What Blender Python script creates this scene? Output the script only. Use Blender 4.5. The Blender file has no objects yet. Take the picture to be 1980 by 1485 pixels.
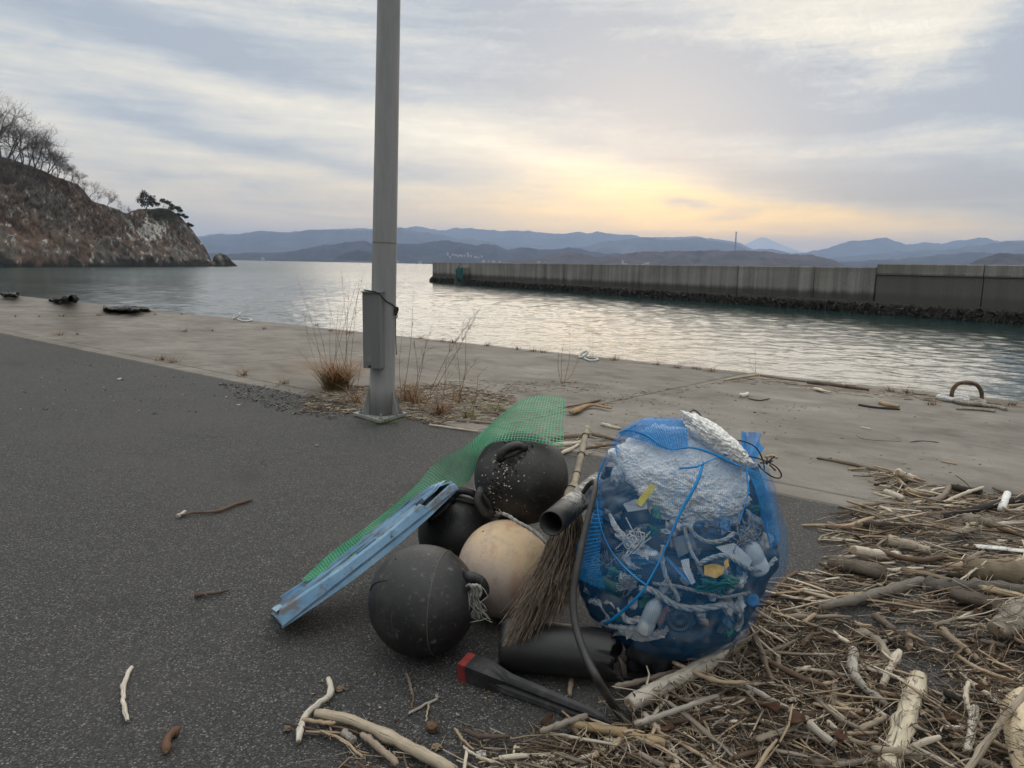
import bpy, math, random
import numpy as np
from mathutils import Vector, Matrix
random.seed(7); RNG = np.random.default_rng(11)
SC = bpy.context.scene; COL = SC.collection

# ------------------------------------------------------------------ camera
EYE = 1.35; FPX = 1400.0; PITCH = math.radians(9.35); ROLL = math.radians(1.1)
FWD = np.array([0, math.cos(PITCH), -math.sin(PITCH)])
R0 = np.array([1.0, 0, 0]); U0 = np.array([0, math.sin(PITCH), math.cos(PITCH)])
RGT = R0*math.cos(ROLL) + U0*math.sin(ROLL); UPV = -R0*math.sin(ROLL) + U0*math.cos(ROLL)
EYEP = np.array([0, 0, EYE])
cam = bpy.data.cameras.new('camera'); camo = bpy.data.objects.new('camera', cam); COL.objects.link(camo)
cam.sensor_width = 36; cam.lens = 36*FPX/1980; cam.clip_start = 0.05; cam.clip_end = 40000
camo.matrix_world = Matrix([[RGT[0], UPV[0], -FWD[0], 0], [RGT[1], UPV[1], -FWD[1], 0], [RGT[2], UPV[2], -FWD[2], EYE], [0, 0, 0, 1]])
SC.camera = camo

def ray(x, y): return FWD*FPX + RGT*(x-990) - UPV*(y-742.5)
# the quay falls gently towards the sea: plane through the origin, a little tilted
_n = np.cross(ray(-746, 490), ray(2370, 577)); _n = _n/np.linalg.norm(_n)
if _n[2] < 0: _n = -_n
GN = _n
def gz(x, y): return -(GN[0]*x + GN[1]*y)/GN[2]
def P(x, y, h=0.0):                      # photo point -> where it stands on the quay (h above it)
    d = ray(x, y); t = (h*GN[2] - GN@EYEP)/(GN@d); return EYEP + d*t
def PZ(x, y, z):                         # photo point -> level plane z
    d = ray(x, y); return EYEP + d*((z-EYE)/d[2])
def D(x, y, dep): return EYEP + ray(x, y)*(dep/FPX)
def PX(w):
    v = np.asarray(w, float) - EYEP; d = v@FWD
    return 990 + FPX*(v@RGT)/d, 742.5 - FPX*(v@UPV)/d, d
def AZEL(x, y):
    d = ray(x, y); d = d/np.linalg.norm(d); return math.atan2(d[0], d[1]), math.asin(d[2])
SEA = -1.25

# ------------------------------------------------------------------ node helpers
class Ex:
    """a socket or number with arithmetic that writes Math nodes"""
    def __init__(s, nt, v): s.nt = nt; s.v = v
    def op(s, o, b=None, c=None):
        n = s.nt.nodes.new('ShaderNodeMath'); n.operation = o
        for i, q in enumerate((s, b, c)):
            if q is None: continue
            q = q.v if isinstance(q, Ex) else q
            if isinstance(q, (int, float)): n.inputs[i].default_value = q
            else: s.nt.links.new(q, n.inputs[i])
        return Ex(s.nt, n.outputs[0])
    def __add__(s, b): return s.op('ADD', b)
    __radd__ = __add__
    def __sub__(s, b): return s.op('SUBTRACT', b)
    def __rsub__(s, b): return Ex(s.nt, b).op('SUBTRACT', s)
    def __mul__(s, b): return s.op('MULTIPLY', b)
    __rmul__ = __mul__
    def __truediv__(s, b): return s.op('DIVIDE', b)
    def clamp(s):
        r = s.op('ADD', 0.0); r.v.node.use_clamp = True; return r
    def ss(s, a, b):                     # smoothstep
        n = s.nt.nodes.new('ShaderNodeMapRange'); n.interpolation_type = 'SMOOTHSTEP'
        s.nt.links.new(s.v, n.inputs[0]); n.inputs[1].default_value = a; n.inputs[2].default_value = b
        return Ex(s.nt, n.outputs[0])
def node(nt, typ, **kw):
    n = nt.nodes.new(typ)
    for k, v in kw.items():
        if k.startswith('_'): setattr(n, k[1:], v); continue
        k = k.replace('_', ' ')
        s = n.inputs[k] if k in n.inputs else next(i for i in n.inputs if i.name.lower() == k.lower())
        if isinstance(v, Ex): v = v.v
        if isinstance(v, bpy.types.NodeSocket): nt.links.new(v, s)
        else: s.default_value = v
    return n
def mixc(nt, fac, a, b, blend='MIX'):
    n = nt.nodes.new('ShaderNodeMix'); n.data_type = 'RGBA'; n.blend_type = blend
    for s, v in ((n.inputs[0], fac), (n.inputs[6], a), (n.inputs[7], b)):
        if isinstance(v, Ex): v = v.v
        if isinstance(v, bpy.types.NodeSocket): nt.links.new(v, s)
        elif isinstance(v, (int, float)): s.default_value = v
        else: s.default_value = (*v, 1)
    return n.outputs[2]
def noise(nt, vec, scale, detail=4, rough=.55, dist=0, out=0):
    n = node(nt, 'ShaderNodeTexNoise', Scale=scale, Detail=detail, Roughness=rough, Distortion=dist)
    if vec is not None: nt.links.new(vec, n.inputs['Vector'])
    return Ex(nt, n.outputs[out])
def mapping(nt, vec, scale=(1, 1, 1), rot=(0, 0, 0), loc=(0, 0, 0)):
    n = node(nt, 'ShaderNodeMapping', Scale=scale, Rotation=rot, Location=loc); nt.links.new(vec, n.inputs[0]); return n.outputs[0]
def ramp(nt, fac, stops):
    n = nt.nodes.new('ShaderNodeValToRGB'); e = n.color_ramp.elements
    while len(e) < len(stops): e.new(.5)
    for q, (p, c) in zip(e, stops): q.position = p; q.color = (*c, 1) if len(c) == 3 else c
    nt.links.new(fac.v if isinstance(fac, Ex) else fac, n.inputs[0]); return n.outputs[0]

CLOUD = 11.1
# ------------------------------------------------------------------ world: broken overcast over a low evening sun
SUN_AZ, SUN_EL = AZEL(1230, 330)
W = bpy.data.worlds.new('World'); SC.world = W; W.use_nodes = True
nt = W.node_tree; nt.nodes.clear()
sky = nt.nodes.new('ShaderNodeTexSky'); sky.sky_type = 'NISHITA'; sky.sun_disc = False
sky.sun_elevation = SUN_EL; sky.sun_rotation = SUN_AZ; sky.air_density = 1.0; sky.dust_density = 2.0
tc = nt.nodes.new('ShaderNodeTexCoord'); GEN = tc.outputs['Generated']
sep = nt.nodes.new('ShaderNodeSeparateXYZ'); nt.links.new(GEN, sep.inputs[0])
X, Y, Z = (Ex(nt, sep.outputs[i]) for i in range(3))
# slow swirls push the cloud edges about
wa = noise(nt, mapping(nt, GEN, (2.6, 2.6, 7)), 1.6, 5, .6) - .5
wb = noise(nt, mapping(nt, GEN, (2.6, 2.6, 7), loc=(5, 3, 1)), 1.6, 5, .6) - .5
az0 = X.op('ARCTAN2', Y); el0 = Z.op('ARCSINE')
az = az0 + wa*.16; el = el0 + wb*.045
# streaks: two wispy textures, drawn out along the wind (down to the right in the picture)
stv = mapping(nt, GEN, (1.2, 1.2, 11), rot=(0, math.radians(11), 0))
st = noise(nt, stv, 2.2, 7, .58, .6)
fl = noise(nt, mapping(nt, GEN, (3, 3, 9), rot=(0, math.radians(14), 0)), 4.2, 8, .66, .9)
fine = noise(nt, mapping(nt, GEN, (5, 5, 10), rot=(0, math.radians(-28), 0)), 9, 6, .7, 1.2)
def blob(x, y, sx, sy, amp, tilt=0, p=1.0):
    a, e = AZEL(x, y); c, s = math.cos(math.radians(tilt)), math.sin(math.radians(tilt))
    da = az - a; de = el - e
    u = (da*c - de*s)*(FPX/sx); v = (da*s + de*c)*(FPX/sy)
    return ((u*u + v*v)*-p).op('EXPONENT')*amp
st2 = noise(nt, mapping(nt, GEN, (2.0, 2.0, 26), rot=(0, math.radians(9), 0)), 2.6, 7, .62, .5)
B = 0.575 + (st - .5)*.95 + (fl - .5)*.5 + (st2 - .5)*.75
for b in [(150, 45, 640, 62, -.62, 5), (520, 130, 300, 26, -.2, 12), (300, 135, 420, 40, .28, 8), (560, 195, 520, 40, .22, 9), (330, 250, 330, 22, -.26, 9), (700, 320, 260, 16, -.16, 5), (160, 330, 260, 16, -.22, 4),
          (320, 290, 400, 22, .2, 6), (300, 395, 420, 40, .1, 3), (1240, 120, 470, 95, -.66, 12), (1480, 215, 300, 45, -.42, 3), (1690, 232, 80, 13, -.62, -6), (1060, 60, 230, 55, -.12, 14), (1785, 85, 120, 62, .42, -25), (1560, 45, 170, 50, .28, 5),
          (1955, 120, 100, 125, -.68, 0), (1900, 262, 190, 30, .4, 4), (1720, 345, 430, 44, -.5, 4), (1900, 400, 200, 26, -.16, 6), (1220, 300, 260, 22, -.3, 9), (1320, 397, 48, 7, -.5, 4), (1430, 410, 60, 9, -.3, -6),
          (1080, 368, 260, 20, .14, 8), (1470, 398, 280, 20, .34, 8), (1500, 436, 480, 22, .42, 4), (980, 270, 260, 40, .3, 13)]:
    B = B + blob(*b)
B = B + (fine - .5)*.5*(blob(1250, 130, 620, 130, 1, 8) + blob(1700, 100, 300, 120, .8) + .25)
# towards the zenith and behind the camera: an even, softly streaked grey deck
B = B - el0.ss(.36, .75)*.12
B = B.clamp()
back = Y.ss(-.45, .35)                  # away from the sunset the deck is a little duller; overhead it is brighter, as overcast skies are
deck = ramp(nt, B, [(0, (.268, .30, .345)), (.3, (.352, .378, .398)), (.55, (.475, .466, .432)), (.8, (.575, .542, .468)), (1, (.66, .625, .53))])
# warm light low over the hills, strongest below the sun
ga, ge = AZEL(1400, 425)
dga = az0 - ga
glow = ((dga*dga)*-(1/.40**2)).op('EXPONENT')*((el - ge)*(el - ge)*-(1/.05**2)).op('EXPONENT')
low = 1 - el.ss(.01, .17)
warm = (low*.5 + glow*.6)*Y.ss(-.2, .6)
tint = mixc(nt, warm.clamp(), (1, 1, 1), (1.14, .95, .68))
cloud = mixc(nt, 1.0, deck, tint, 'MULTIPLY')
gl = mixc(nt, (glow*B.ss(.35, .9)).clamp(), (1, 1, 1), (1.26, 1.05, .60))
cloud = mixc(nt, 1.0, cloud, gl, 'MULTIPLY')
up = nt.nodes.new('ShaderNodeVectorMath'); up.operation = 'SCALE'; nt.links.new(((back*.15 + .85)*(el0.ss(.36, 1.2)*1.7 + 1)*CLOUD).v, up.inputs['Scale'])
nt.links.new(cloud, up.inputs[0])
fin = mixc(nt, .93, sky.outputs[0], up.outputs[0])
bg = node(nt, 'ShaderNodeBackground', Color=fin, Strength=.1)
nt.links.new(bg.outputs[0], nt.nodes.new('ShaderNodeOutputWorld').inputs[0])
sun = bpy.data.lights.new('sun', 'SUN'); sun.energy = .55; sun.angle = math.radians(50); sun.color = (1, .86, .68)
so = bpy.data.objects.new('sun', sun); COL.objects.link(so)
so.rotation_euler = Vector((-math.sin(SUN_AZ)*math.cos(.28), -math.cos(SUN_AZ)*math.cos(.28), -math.sin(.28))).to_track_quat('-Z', 'Y').to_euler()
SC.view_settings.view_transform = 'Standard'; SC.view_settings.look = 'None'; SC.view_settings.exposure = 0.6; SC.view_settings.gamma = 1; SC.view_settings.use_curve_mapping = False
SC.render.engine = 'CYCLES'
cy = SC.cycles; cy.use_denoising = True; cy.max_bounces = 6; cy.diffuse_bounces = 3; cy.glossy_bounces = 3; cy.volume_bounces = 0; cy.transparent_max_bounces = 8; cy.caustics_reflective = False; cy.caustics_refractive = False
try: cy.denoiser = 'OPENIMAGEDENOISE'; cy.denoising_prefilter = 'ACCURATE'
except Exception: pass

# ------------------------------------------------------------------ mesh helpers
def vnoise(p, seed=0):
    """value noise on (N,3) points, -1..1"""
    p = np.asarray(p, float); i = np.floor(p).astype(np.int64); f = p - i; f = f*f*(3-2*f); out = 0
    def h(a):
        n = (a[:, 0]*374761393 + a[:, 1]*668265263 + a[:, 2]*2147483647 + seed*1274126177) & 0xffffffff
        n = ((n ^ (n >> 13))*1274126177) & 0xffffffff; n = n ^ (n >> 16); return (n & 0xffff)/32767.5 - 1
    for dx in (0, 1):
        for dy in (0, 1):
            for dz in (0, 1):
                w = (f[:, 0] if dx else 1-f[:, 0])*(f[:, 1] if dy else 1-f[:, 1])*(f[:, 2] if dz else 1-f[:, 2])
                out = out + w*h(i + np.array([dx, dy, dz]))
    return out
def fbm(p, oct=4, seed=0, gain=.5):
    p = np.asarray(p, float); a = 1; s = 0
    for k in range(oct): s = s + a*vnoise(p*2**k + 17.3*k, seed+k); a *= gain
    return s
def spline(pts, n):
    """smooth path through the points (Catmull-Rom), n samples, for any column count"""
    p = np.asarray(pts, float); q = np.vstack([2*p[0]-p[1], p, 2*p[-1]-p[-2]])
    t = np.linspace(0, len(p)-1-1e-6, n); i = t.astype(int); f = (t-i)[:, None]
    a, b, c, d = q[i], q[i+1], q[i+2], q[i+3]
    return .5*(2*b + (c-a)*f + (2*a-5*b+4*c-d)*f**2 + (3*b-a-3*c+d)*f**3)
class MB:
    def __init__(s): s.v = []; s.f = []; s.uv = []; s.tone = []; s.n = 0; s.t = (1, 1, 1)
    def add(s, v, f, uv=None, tone=None):
        v = np.asarray(v, float).reshape(-1, 3); s.v.append(v)
        s.f += [tuple(i + s.n for i in q) for q in f]
        s.uv.append(np.zeros((len(v), 2)) if uv is None else np.asarray(uv, float))
        s.tone.append(np.tile(np.asarray(tone if tone is not None else s.t, float), (len(v), 1)) if np.ndim(tone if tone is not None else s.t) == 1 else np.asarray(tone))
        s.n += len(v); return s
    def tube(s, pts, rad, sides=7, cap=True, tone=None, flat=1.0, seed=None, rough=0.0):
        p = np.asarray(pts, float); n = len(p); rad = np.broadcast_to(np.asarray(rad, float), (n,))
        t = np.gradient(p, axis=0); t /= np.linalg.norm(t, axis=1)[:, None] + 1e-12
        up = np.array([0, 0, 1.0]) if abs(t[0][2]) < .9 else np.array([1.0, 0, 0])
        a = np.cross(t[0], up); a /= np.linalg.norm(a); A = []
        for k in range(n):
            a = a - t[k]*(a@t[k]); a /= np.linalg.norm(a) + 1e-12; A.append(a)
        A = np.array(A); Bv = np.cross(t, A)
        th = np.linspace(0, 2*math.pi, sides, endpoint=False)
        rr = np.tile(rad[:, None], (1, sides))
        if rough: rr = rr*(1 + rough*(np.random.default_rng(seed or 0).random((n, sides)) - .5)*2)
        v = p[:, None] + rr[:, :, None]*(np.cos(th)[None, :, None]*A[:, None] + flat*np.sin(th)[None, :, None]*Bv[:, None])
        L = np.concatenate([[0], np.cumsum(np.linalg.norm(np.diff(p, axis=0), axis=1))])
        uv = np.stack([np.tile(L[:, None], (1, sides)), np.tile(th[None]/6.283, (n, 1))], -1).reshape(-1, 2)
        f = [(i*sides+j, i*sides+(j+1) % sides, (i+1)*sides+(j+1) % sides, (i+1)*sides+j) for i in range(n-1) for j in range(sides)]
        if cap: f += [tuple(range(sides))[::-1], tuple((n-1)*sides + j for j in range(sides))]
        return s.add(v.reshape(-1, 3), f, uv, tone)
    def box(s, c, sx, sy, sz, M=None, tone=None):
        v = np.array([[x, y, z] for x in (-.5, .5) for y in (-.5, .5) for z in (-.5, .5)])*np.array([sx, sy, sz])
        if M is not None: v = v@np.asarray(M, float).T
        return s.add(v + np.asarray(c, float), [(0, 1, 3, 2), (4, 6, 7, 5), (0, 4, 5, 1), (2, 3, 7, 6), (0, 2, 6, 4), (1, 5, 7, 3)], None, tone)
    def prism(s, poly, d):
        """polygon (list of 3-d points) extruded along vector d"""
        p = np.asarray(poly, float); n = len(p)
        return s.add(np.vstack([p, p + np.asarray(d)]), [tuple(range(n))[::-1], tuple(range(n, 2*n))] + [(i, (i+1) % n, n+(i+1) % n, n+i) for i in range(n)])
    def grid(s, G, uv=None, tone=None, wrap=False):
        G = np.asarray(G, float); a, b = G.shape[:2]; m = b if wrap else b-1
        f = [(i*b+j, i*b+(j+1) % b, (i+1)*b+(j+1) % b, (i+1)*b+j) for i in range(a-1) for j in range(m)]
        return s.add(G.reshape(-1, 3), f, None if uv is None else np.asarray(uv).reshape(-1, 2), tone)
    def build(s, name, mat, parent=None, smooth=True, kind=None, loc=None):
        v = np.vstack(s.v); uv = np.vstack(s.uv)
        if loc is not None: v = v - np.asarray(loc)
        me = bpy.data.meshes.new(name); me.from_pydata(v.tolist(), [], s.f); me.validate()
        l = me.uv_layers.new(name='UVMap'); vi = np.empty(len(me.loops), np.int32); me.loops.foreach_get('vertex_index', vi)
        l.data.foreach_set('uv', uv[vi].astype(np.float32).ravel())
        tn = np.vstack(s.tone)
        at = me.color_attributes.new('tone', 'FLOAT_COLOR', 'POINT')
        at.data.foreach_set('color', np.hstack([tn, np.ones((len(tn), 1))]).astype(np.float32).ravel())
        me.polygons.foreach_set('use_smooth', [smooth]*len(me.polygons))
        me.materials.append(mat)
        return link(name, me, parent, kind, loc)
def link(name, me, parent=None, kind=None, loc=None):
    o = bpy.data.objects.new(name, me); COL.objects.link(o)
    if loc is not None: o.location = [float(q) for q in loc]
    if parent is not None:
        o.parent = parent
        o.matrix_parent_inverse = Matrix.Translation(parent.location).inverted()
    if kind: o['kind'] = kind
    return o
def bigmesh(name, v, quads, mat, parent=None, kind=None, smooth=True, uv=None):
    me = bpy.data.meshes.new(name); n = len(quads)
    me.vertices.add(len(v)); me.vertices.foreach_set('co', np.asarray(v, np.float32).ravel())
    me.loops.add(4*n); me.loops.foreach_set('vertex_index', np.asarray(quads, np.int32).ravel())
    me.polygons.add(n); me.polygons.foreach_set('loop_start', np.arange(0, 4*n, 4, dtype=np.int32)); me.update(calc_edges=True)
    me.polygons.foreach_set('use_smooth', [smooth]*n)
    me.materials.append(mat); me.update()
    return link(name, me, parent, kind)
def netmesh(G, w, wrap=False):
    """a net: every cell of the point grid G becomes four thin strips round a hole; w = thread share of a cell"""
    G = np.asarray(G, float); a, b = G.shape[:2]
    if wrap: G = np.concatenate([G, G[:, :1]], 1); b += 1
    base = np.arange(a*b).reshape(a, b)
    q = np.stack([base[:-1, :-1], base[:-1, 1:], base[1:, 1:], base[1:, :-1]], -1).reshape(-1, 4)
    V = G.reshape(-1, 3); c = V[q]; mid = c.mean(1, keepdims=True); inner = c + (mid-c)*w
    iv = (len(V) + np.arange(len(q)*4)).reshape(-1, 4)
    f = np.concatenate([np.stack([q[:, k], q[:, (k+1) % 4], iv[:, (k+1) % 4], iv[:, k]], -1) for k in range(4)])
    return np.vstack([V, inner.reshape(-1, 3)]), f
def lathe(prof, n=24, M=None, c=(0, 0, 0)):
    th = np.linspace(0, 2*math.pi, n, endpoint=False)
    G = np.stack([np.stack([r*np.cos(th), r*np.sin(th), np.full(n, z)], -1) for r, z in prof])
    if M is not None: G = G@np.asarray(M, float).T
    return G + np.asarray(c, float)
def ball(c, rad, nu=48, nv=26, axis=None, fn=None):
    """sphere grid, optional radius function of unit direction"""
    th = np.linspace(0, 2*math.pi, nu, endpoint=False); ph = np.linspace(.02, math.pi-.02, nv)
    d = np.stack([np.sin(ph)[:, None]*np.cos(th), np.sin(ph)[:, None]*np.sin(th), np.repeat(np.cos(ph)[:, None], nu, 1)], -1)
    k = np.ones(d.shape[:2]) if fn is None else fn(d.reshape(-1, 3)).reshape(d.shape[:2])
    rad = np.asarray(rad, float); d2 = d*k[..., None]*rad
    if axis is not None: d2 = d2@np.asarray(axis, float).T
    return d2 + np.asarray(c, float)
def frame(d, up=(0, 0, 1)):
    """3x3 whose columns are x=dir d, y, z"""
    d = np.asarray(d, float); d = d/np.linalg.norm(d); up = np.asarray(up, float)
    if abs(d@up) > .95: up = np.array([0, 1.0, 0])
    y = np.cross(up, d); y /= np.linalg.norm(y); return np.stack([d, y, np.cross(d, y)], 1)
def tag(o, label=None, cat=None, group=None, kind=None):
    if label: o['label'] = label
    if cat: o['category'] = cat
    if group: o['group'] = group
    if kind: o['kind'] = kind
    return o
def thing(name, loc, label, cat, group=None):
    o = bpy.data.objects.new(name, None); COL.objects.link(o); o.location = [float(q) for q in loc]; o.empty_display_size = .1
    return tag(o, label, cat, group)

# ------------------------------------------------------------------ materials
MATS = {}
def newmat(name):
    m = bpy.data.materials.new(name); m.use_nodes = True; t = m.node_tree; b = t.nodes['Principled BSDF']; MATS[name] = m
    return m, t, b
def setp(t, b, **kw):
    for k, v in kw.items():
        s = b.inputs[{'color': 'Base Color', 'rough': 'Roughness', 'metal': 'Metallic', 'spec': 'Specular IOR Level', 'normal': 'Normal', 'ior': 'IOR', 'coat': 'Coat Weight'}[k]]
        if isinstance(v, Ex): v = v.v
        if isinstance(v, bpy.types.NodeSocket): t.links.new(v, s)
        elif isinstance(v, (tuple, list)): s.default_value = (*v, 1)
        else: s.default_value = v
def bump(t, h, strength=.5, dist=.01, normal=None):
    n = node(t, 'ShaderNodeBump', Strength=strength, Distance=dist, Height=h)
    if normal is not None: t.links.new(normal, n.inputs['Normal'])
    return n.outputs[0]
def objco(t): return t.nodes.new('ShaderNodeTexCoord').outputs['Object']
def simple(name, col, rough=.6, var=.25, scale=30, bmp=.2, bdist=.003, dirt=None, dirt_amt=.5, dirt_scale=8, spec=.5, metal=0):
    m, t, b = newmat(name); co = objco(t)
    n1 = noise(t, co, scale, 5, .6); n2 = noise(t, co, scale*4.3, 3, .6)
    c = mixc(t, n1.ss(.3, .7), tuple(x*(1-var) for x in col), tuple(min(1, x*(1+var)) for x in col))
    if dirt:
        d = noise(t, mapping(t, co, loc=(3, 1, 7)), dirt_scale, 6, .65)
        c = mixc(t, (d.ss(.5, .68)*dirt_amt).clamp(), c, dirt)
    setp(t, b, color=c, rough=rough, spec=spec, metal=metal, normal=bump(t, n1*.5 + n2*.5, bmp, bdist))
    return m
# ================================================================== SETTING MATERIALS
def m_asphalt():
    m, t, b = newmat('asphalt'); co = objco(t)
    v = node(t, 'ShaderNodeTexVoronoi', Scale=215.0); t.links.new(co, v.inputs['Vector'])
    v2 = node(t, 'ShaderNodeTexVoronoi', Scale=118.0); t.links.new(co, v2.inputs['Vector'])
    sc = nt_sep(t, v.outputs['Color']); s2 = nt_sep(t, v2.outputs['Color'])
    patch = noise(t, co, .55, 7, .68, .3); fine = noise(t, co, 420, 2, .7); mid = noise(t, co, 14, 5, .7)
    c = ramp(t, sc, [(0, (.018, .0182, .0187)), (.45, (.032, .0325, .033)), (.78, (.055, .055, .0545)), (.92, (.098, .096, .092)), (1, (.25, .24, .225))])
    big = ramp(t, s2, [(0, (.024, .024, .025)), (.8, (.055, .055, .054)), (.93, (.09, .088, .084)), (1, (.17, .165, .155))])
    c = mixc(t, s2.ss(.72, .78)*Ex(t, v2.outputs['Distance']).ss(.62, .35), c, big)
    c = mixc(t, (mid.ss(.45, .8)*.6).clamp(), c, (.027, .027, .028))
    c = mixc(t, (patch.ss(.46, .64)*.5).clamp(), c, (.066, .063, .059))
    vc = node(t, 'ShaderNodeTexVoronoi', Scale=.42, _feature='DISTANCE_TO_EDGE'); wv = node(t, 'ShaderNodeTexNoise', Scale=2.2, Detail=6.0, Roughness=.7); t.links.new(co, wv.inputs['Vector']); wm = t.nodes.new('ShaderNodeVectorMath'); wm.operation = 'MULTIPLY_ADD'; t.links.new(wv.outputs['Color'], wm.inputs[0]); wm.inputs[1].default_value = (.55, .55, 0); t.links.new(co, wm.inputs[2]); t.links.new(wm.outputs[0], vc.inputs['Vector'])
    ck = Ex(t, vc.outputs['Distance']).ss(.0045, .0015)*noise(t, co, .5, 3, .6).ss(.5, .6); c = mixc(t, (ck*.75).clamp(), c, (.012, .012, .012))
    damp = noise(t, mapping(t, co, loc=(8, 3, 0)), .9, 5, .6, .6).ss(.6, .72); c = mixc(t, (damp*.4).clamp(), c, (.022, .022, .022))
    h = Ex(t, v.outputs['Distance'])*-1.0 + s2*.4 + fine*.3
    setp(t, b, color=c, rough=.8, spec=.35, normal=bump(t, h, .9, .004))
    return m
def nt_sep(t, col):
    n = t.nodes.new('ShaderNodeSeparateColor'); t.links.new(col, n.inputs[0]); return Ex(t, n.outputs[0])
def m_concrete():
    m, t, b = newmat('apron_concrete'); co = objco(t)
    a = math.atan2(0.6315, 0.7754)
    al = mapping(t, co, (1, 1, 1), rot=(0, 0, a))           # x runs along the quay
    n1 = noise(t, mapping(t, al, (.85, 1.25, 1)), .8, 6, .6, .4); n2 = noise(t, mapping(t, al, (1.1, 1.9, 1), loc=(4, 2, 0)), 1.5, 7, .65, .5)
    n3 = noise(t, co, 60, 4, .7); n4 = noise(t, co, 260, 3, .7); n5 = noise(t, co, 2.2, 6, .7, .3)
    c = ramp(t, n1*.55 + n2*.45, [(.33, (.088, .079, .068)), (.45, (.15, .136, .118)), (.56, (.20, .182, .158)), (.7, (.27, .248, .214))])
    c = mixc(t, (n5.ss(.5, .68)*.6).clamp(), c, (.095, .086, .074))
    c = mixc(t, (n3.ss(.5, .75)*.5).clamp(), c, (.08, .073, .063))
    c = mixc(t, (n4.ss(.62, .78)*.55).clamp(), c, (.33, .31, .27))
    setp(t, b, color=c, rough=.85, spec=.3, normal=bump(t, n4*.6 + n3*.4, .6, .003))
    return m
def m_water():
    m, t, b = newmat('sea_water'); co = objco(t)
    w1 = noise(t, mapping(t, co, (1, 1.5, 1), rot=(0, 0, .35)), .62, 3, .5, .5)
    w2 = noise(t, mapping(t, co, (1, 1.6, 1), rot=(0, 0, .2)), 2.0, 4, .55, .7)
    w3 = noise(t, mapping(t, co, (1, 1.25, 1), rot=(0, 0, .6)), 6.0, 3, .55, .6)
    dm = t.nodes.new('ShaderNodeVectorMath'); dm.operation = 'LENGTH'; t.links.new(co, dm.inputs[0]); far = Ex(t, dm.outputs['Value']).ss(25, 220)
    gust = noise(t, mapping(t, co, (.35, 1.2, 1)), .035, 4, .6).ss(.3, .7)*.5 + .6
    w0 = noise(t, mapping(t, co, (1, 1.2, 1), rot=(0, 0, .9)), .33, 2, .5, .4)
    h = (w1*.13*far + w2*(far*.02 + .026) + w3*.009)*gust
    setp(t, b, color=(.012, .034, .032), rough=far*.2+.07, ior=1.36, spec=.5, normal=bump(t, h, 1.0, 1.0))
    return m
def m_wall(nm='breakwater_concrete', cap=None):
    m, t, b = newmat(nm); co = objco(t)
    a = math.atan2(57.4, -34.3)
    al = mapping(t, co, rot=(0, 0, -a))
    s1 = noise(t, mapping(t, al, (.8, 1, .05)), 1.3, 6, .65); s2 = noise(t, mapping(t, al, (5, 1, .12)), 1.0, 5, .7)
    n = noise(t, co, 7, 5, .7); big = noise(t, mapping(t, al, (.15, 1, .3)), 1.0, 3, .5)
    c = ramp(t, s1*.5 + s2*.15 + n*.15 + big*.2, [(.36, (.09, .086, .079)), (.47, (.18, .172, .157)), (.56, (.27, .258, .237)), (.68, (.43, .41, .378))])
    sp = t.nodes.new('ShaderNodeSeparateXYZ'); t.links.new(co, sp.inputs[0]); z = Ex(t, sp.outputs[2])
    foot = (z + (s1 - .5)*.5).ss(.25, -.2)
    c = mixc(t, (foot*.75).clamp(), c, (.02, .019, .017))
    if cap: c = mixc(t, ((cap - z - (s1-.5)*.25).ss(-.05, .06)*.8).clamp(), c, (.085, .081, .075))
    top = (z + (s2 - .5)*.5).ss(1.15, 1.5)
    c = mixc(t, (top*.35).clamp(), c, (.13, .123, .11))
    setp(t, b, color=c, rough=.9, spec=.2, normal=bump(t, n + s2*.5, .5, .03))
    return m
def m_tone(name, rough=.9, nscale=.6, amt=.5, spec=.2, bdist=.3, bstr=.8):
    m, t, b = newmat(name); co = objco(t)
    a = t.nodes.new('ShaderNodeAttribute'); a.attribute_name = 'tone'
    n1 = noise(t, co, nscale, 7, .7); n2 = noise(t, co, nscale*6, 4, .7)
    k = n1*1.2*amt + n2*amt + (1 - amt*1.1)
    cm = t.nodes.new('ShaderNodeVectorMath'); cm.operation = 'SCALE'; t.links.new(a.outputs['Color'], cm.inputs[0]); t.links.new(k.v, cm.inputs['Scale'])
    setp(t, b, color=cm.outputs[0], rough=rough, spec=spec, normal=bump(t, n1*.6 + n2*.4, bstr, bdist))
    return m
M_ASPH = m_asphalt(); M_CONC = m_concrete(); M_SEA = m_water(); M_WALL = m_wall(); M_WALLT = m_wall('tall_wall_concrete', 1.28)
M_CLIFF = m_tone('cliff_ground', .95, .16, .75, .15, .9, 1.0); M_HILL = m_tone('hill_woodland', 1.0, .012, .35, .05, 8, .4)
M_JOINT = simple('joint_filler', (.02, .018, .016), .9)
M_OYST = simple('oyster_crust', (.034, .03, .024), .85, .6, 9, .9, .04, (.12, .112, .1), .35, 14)

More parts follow.
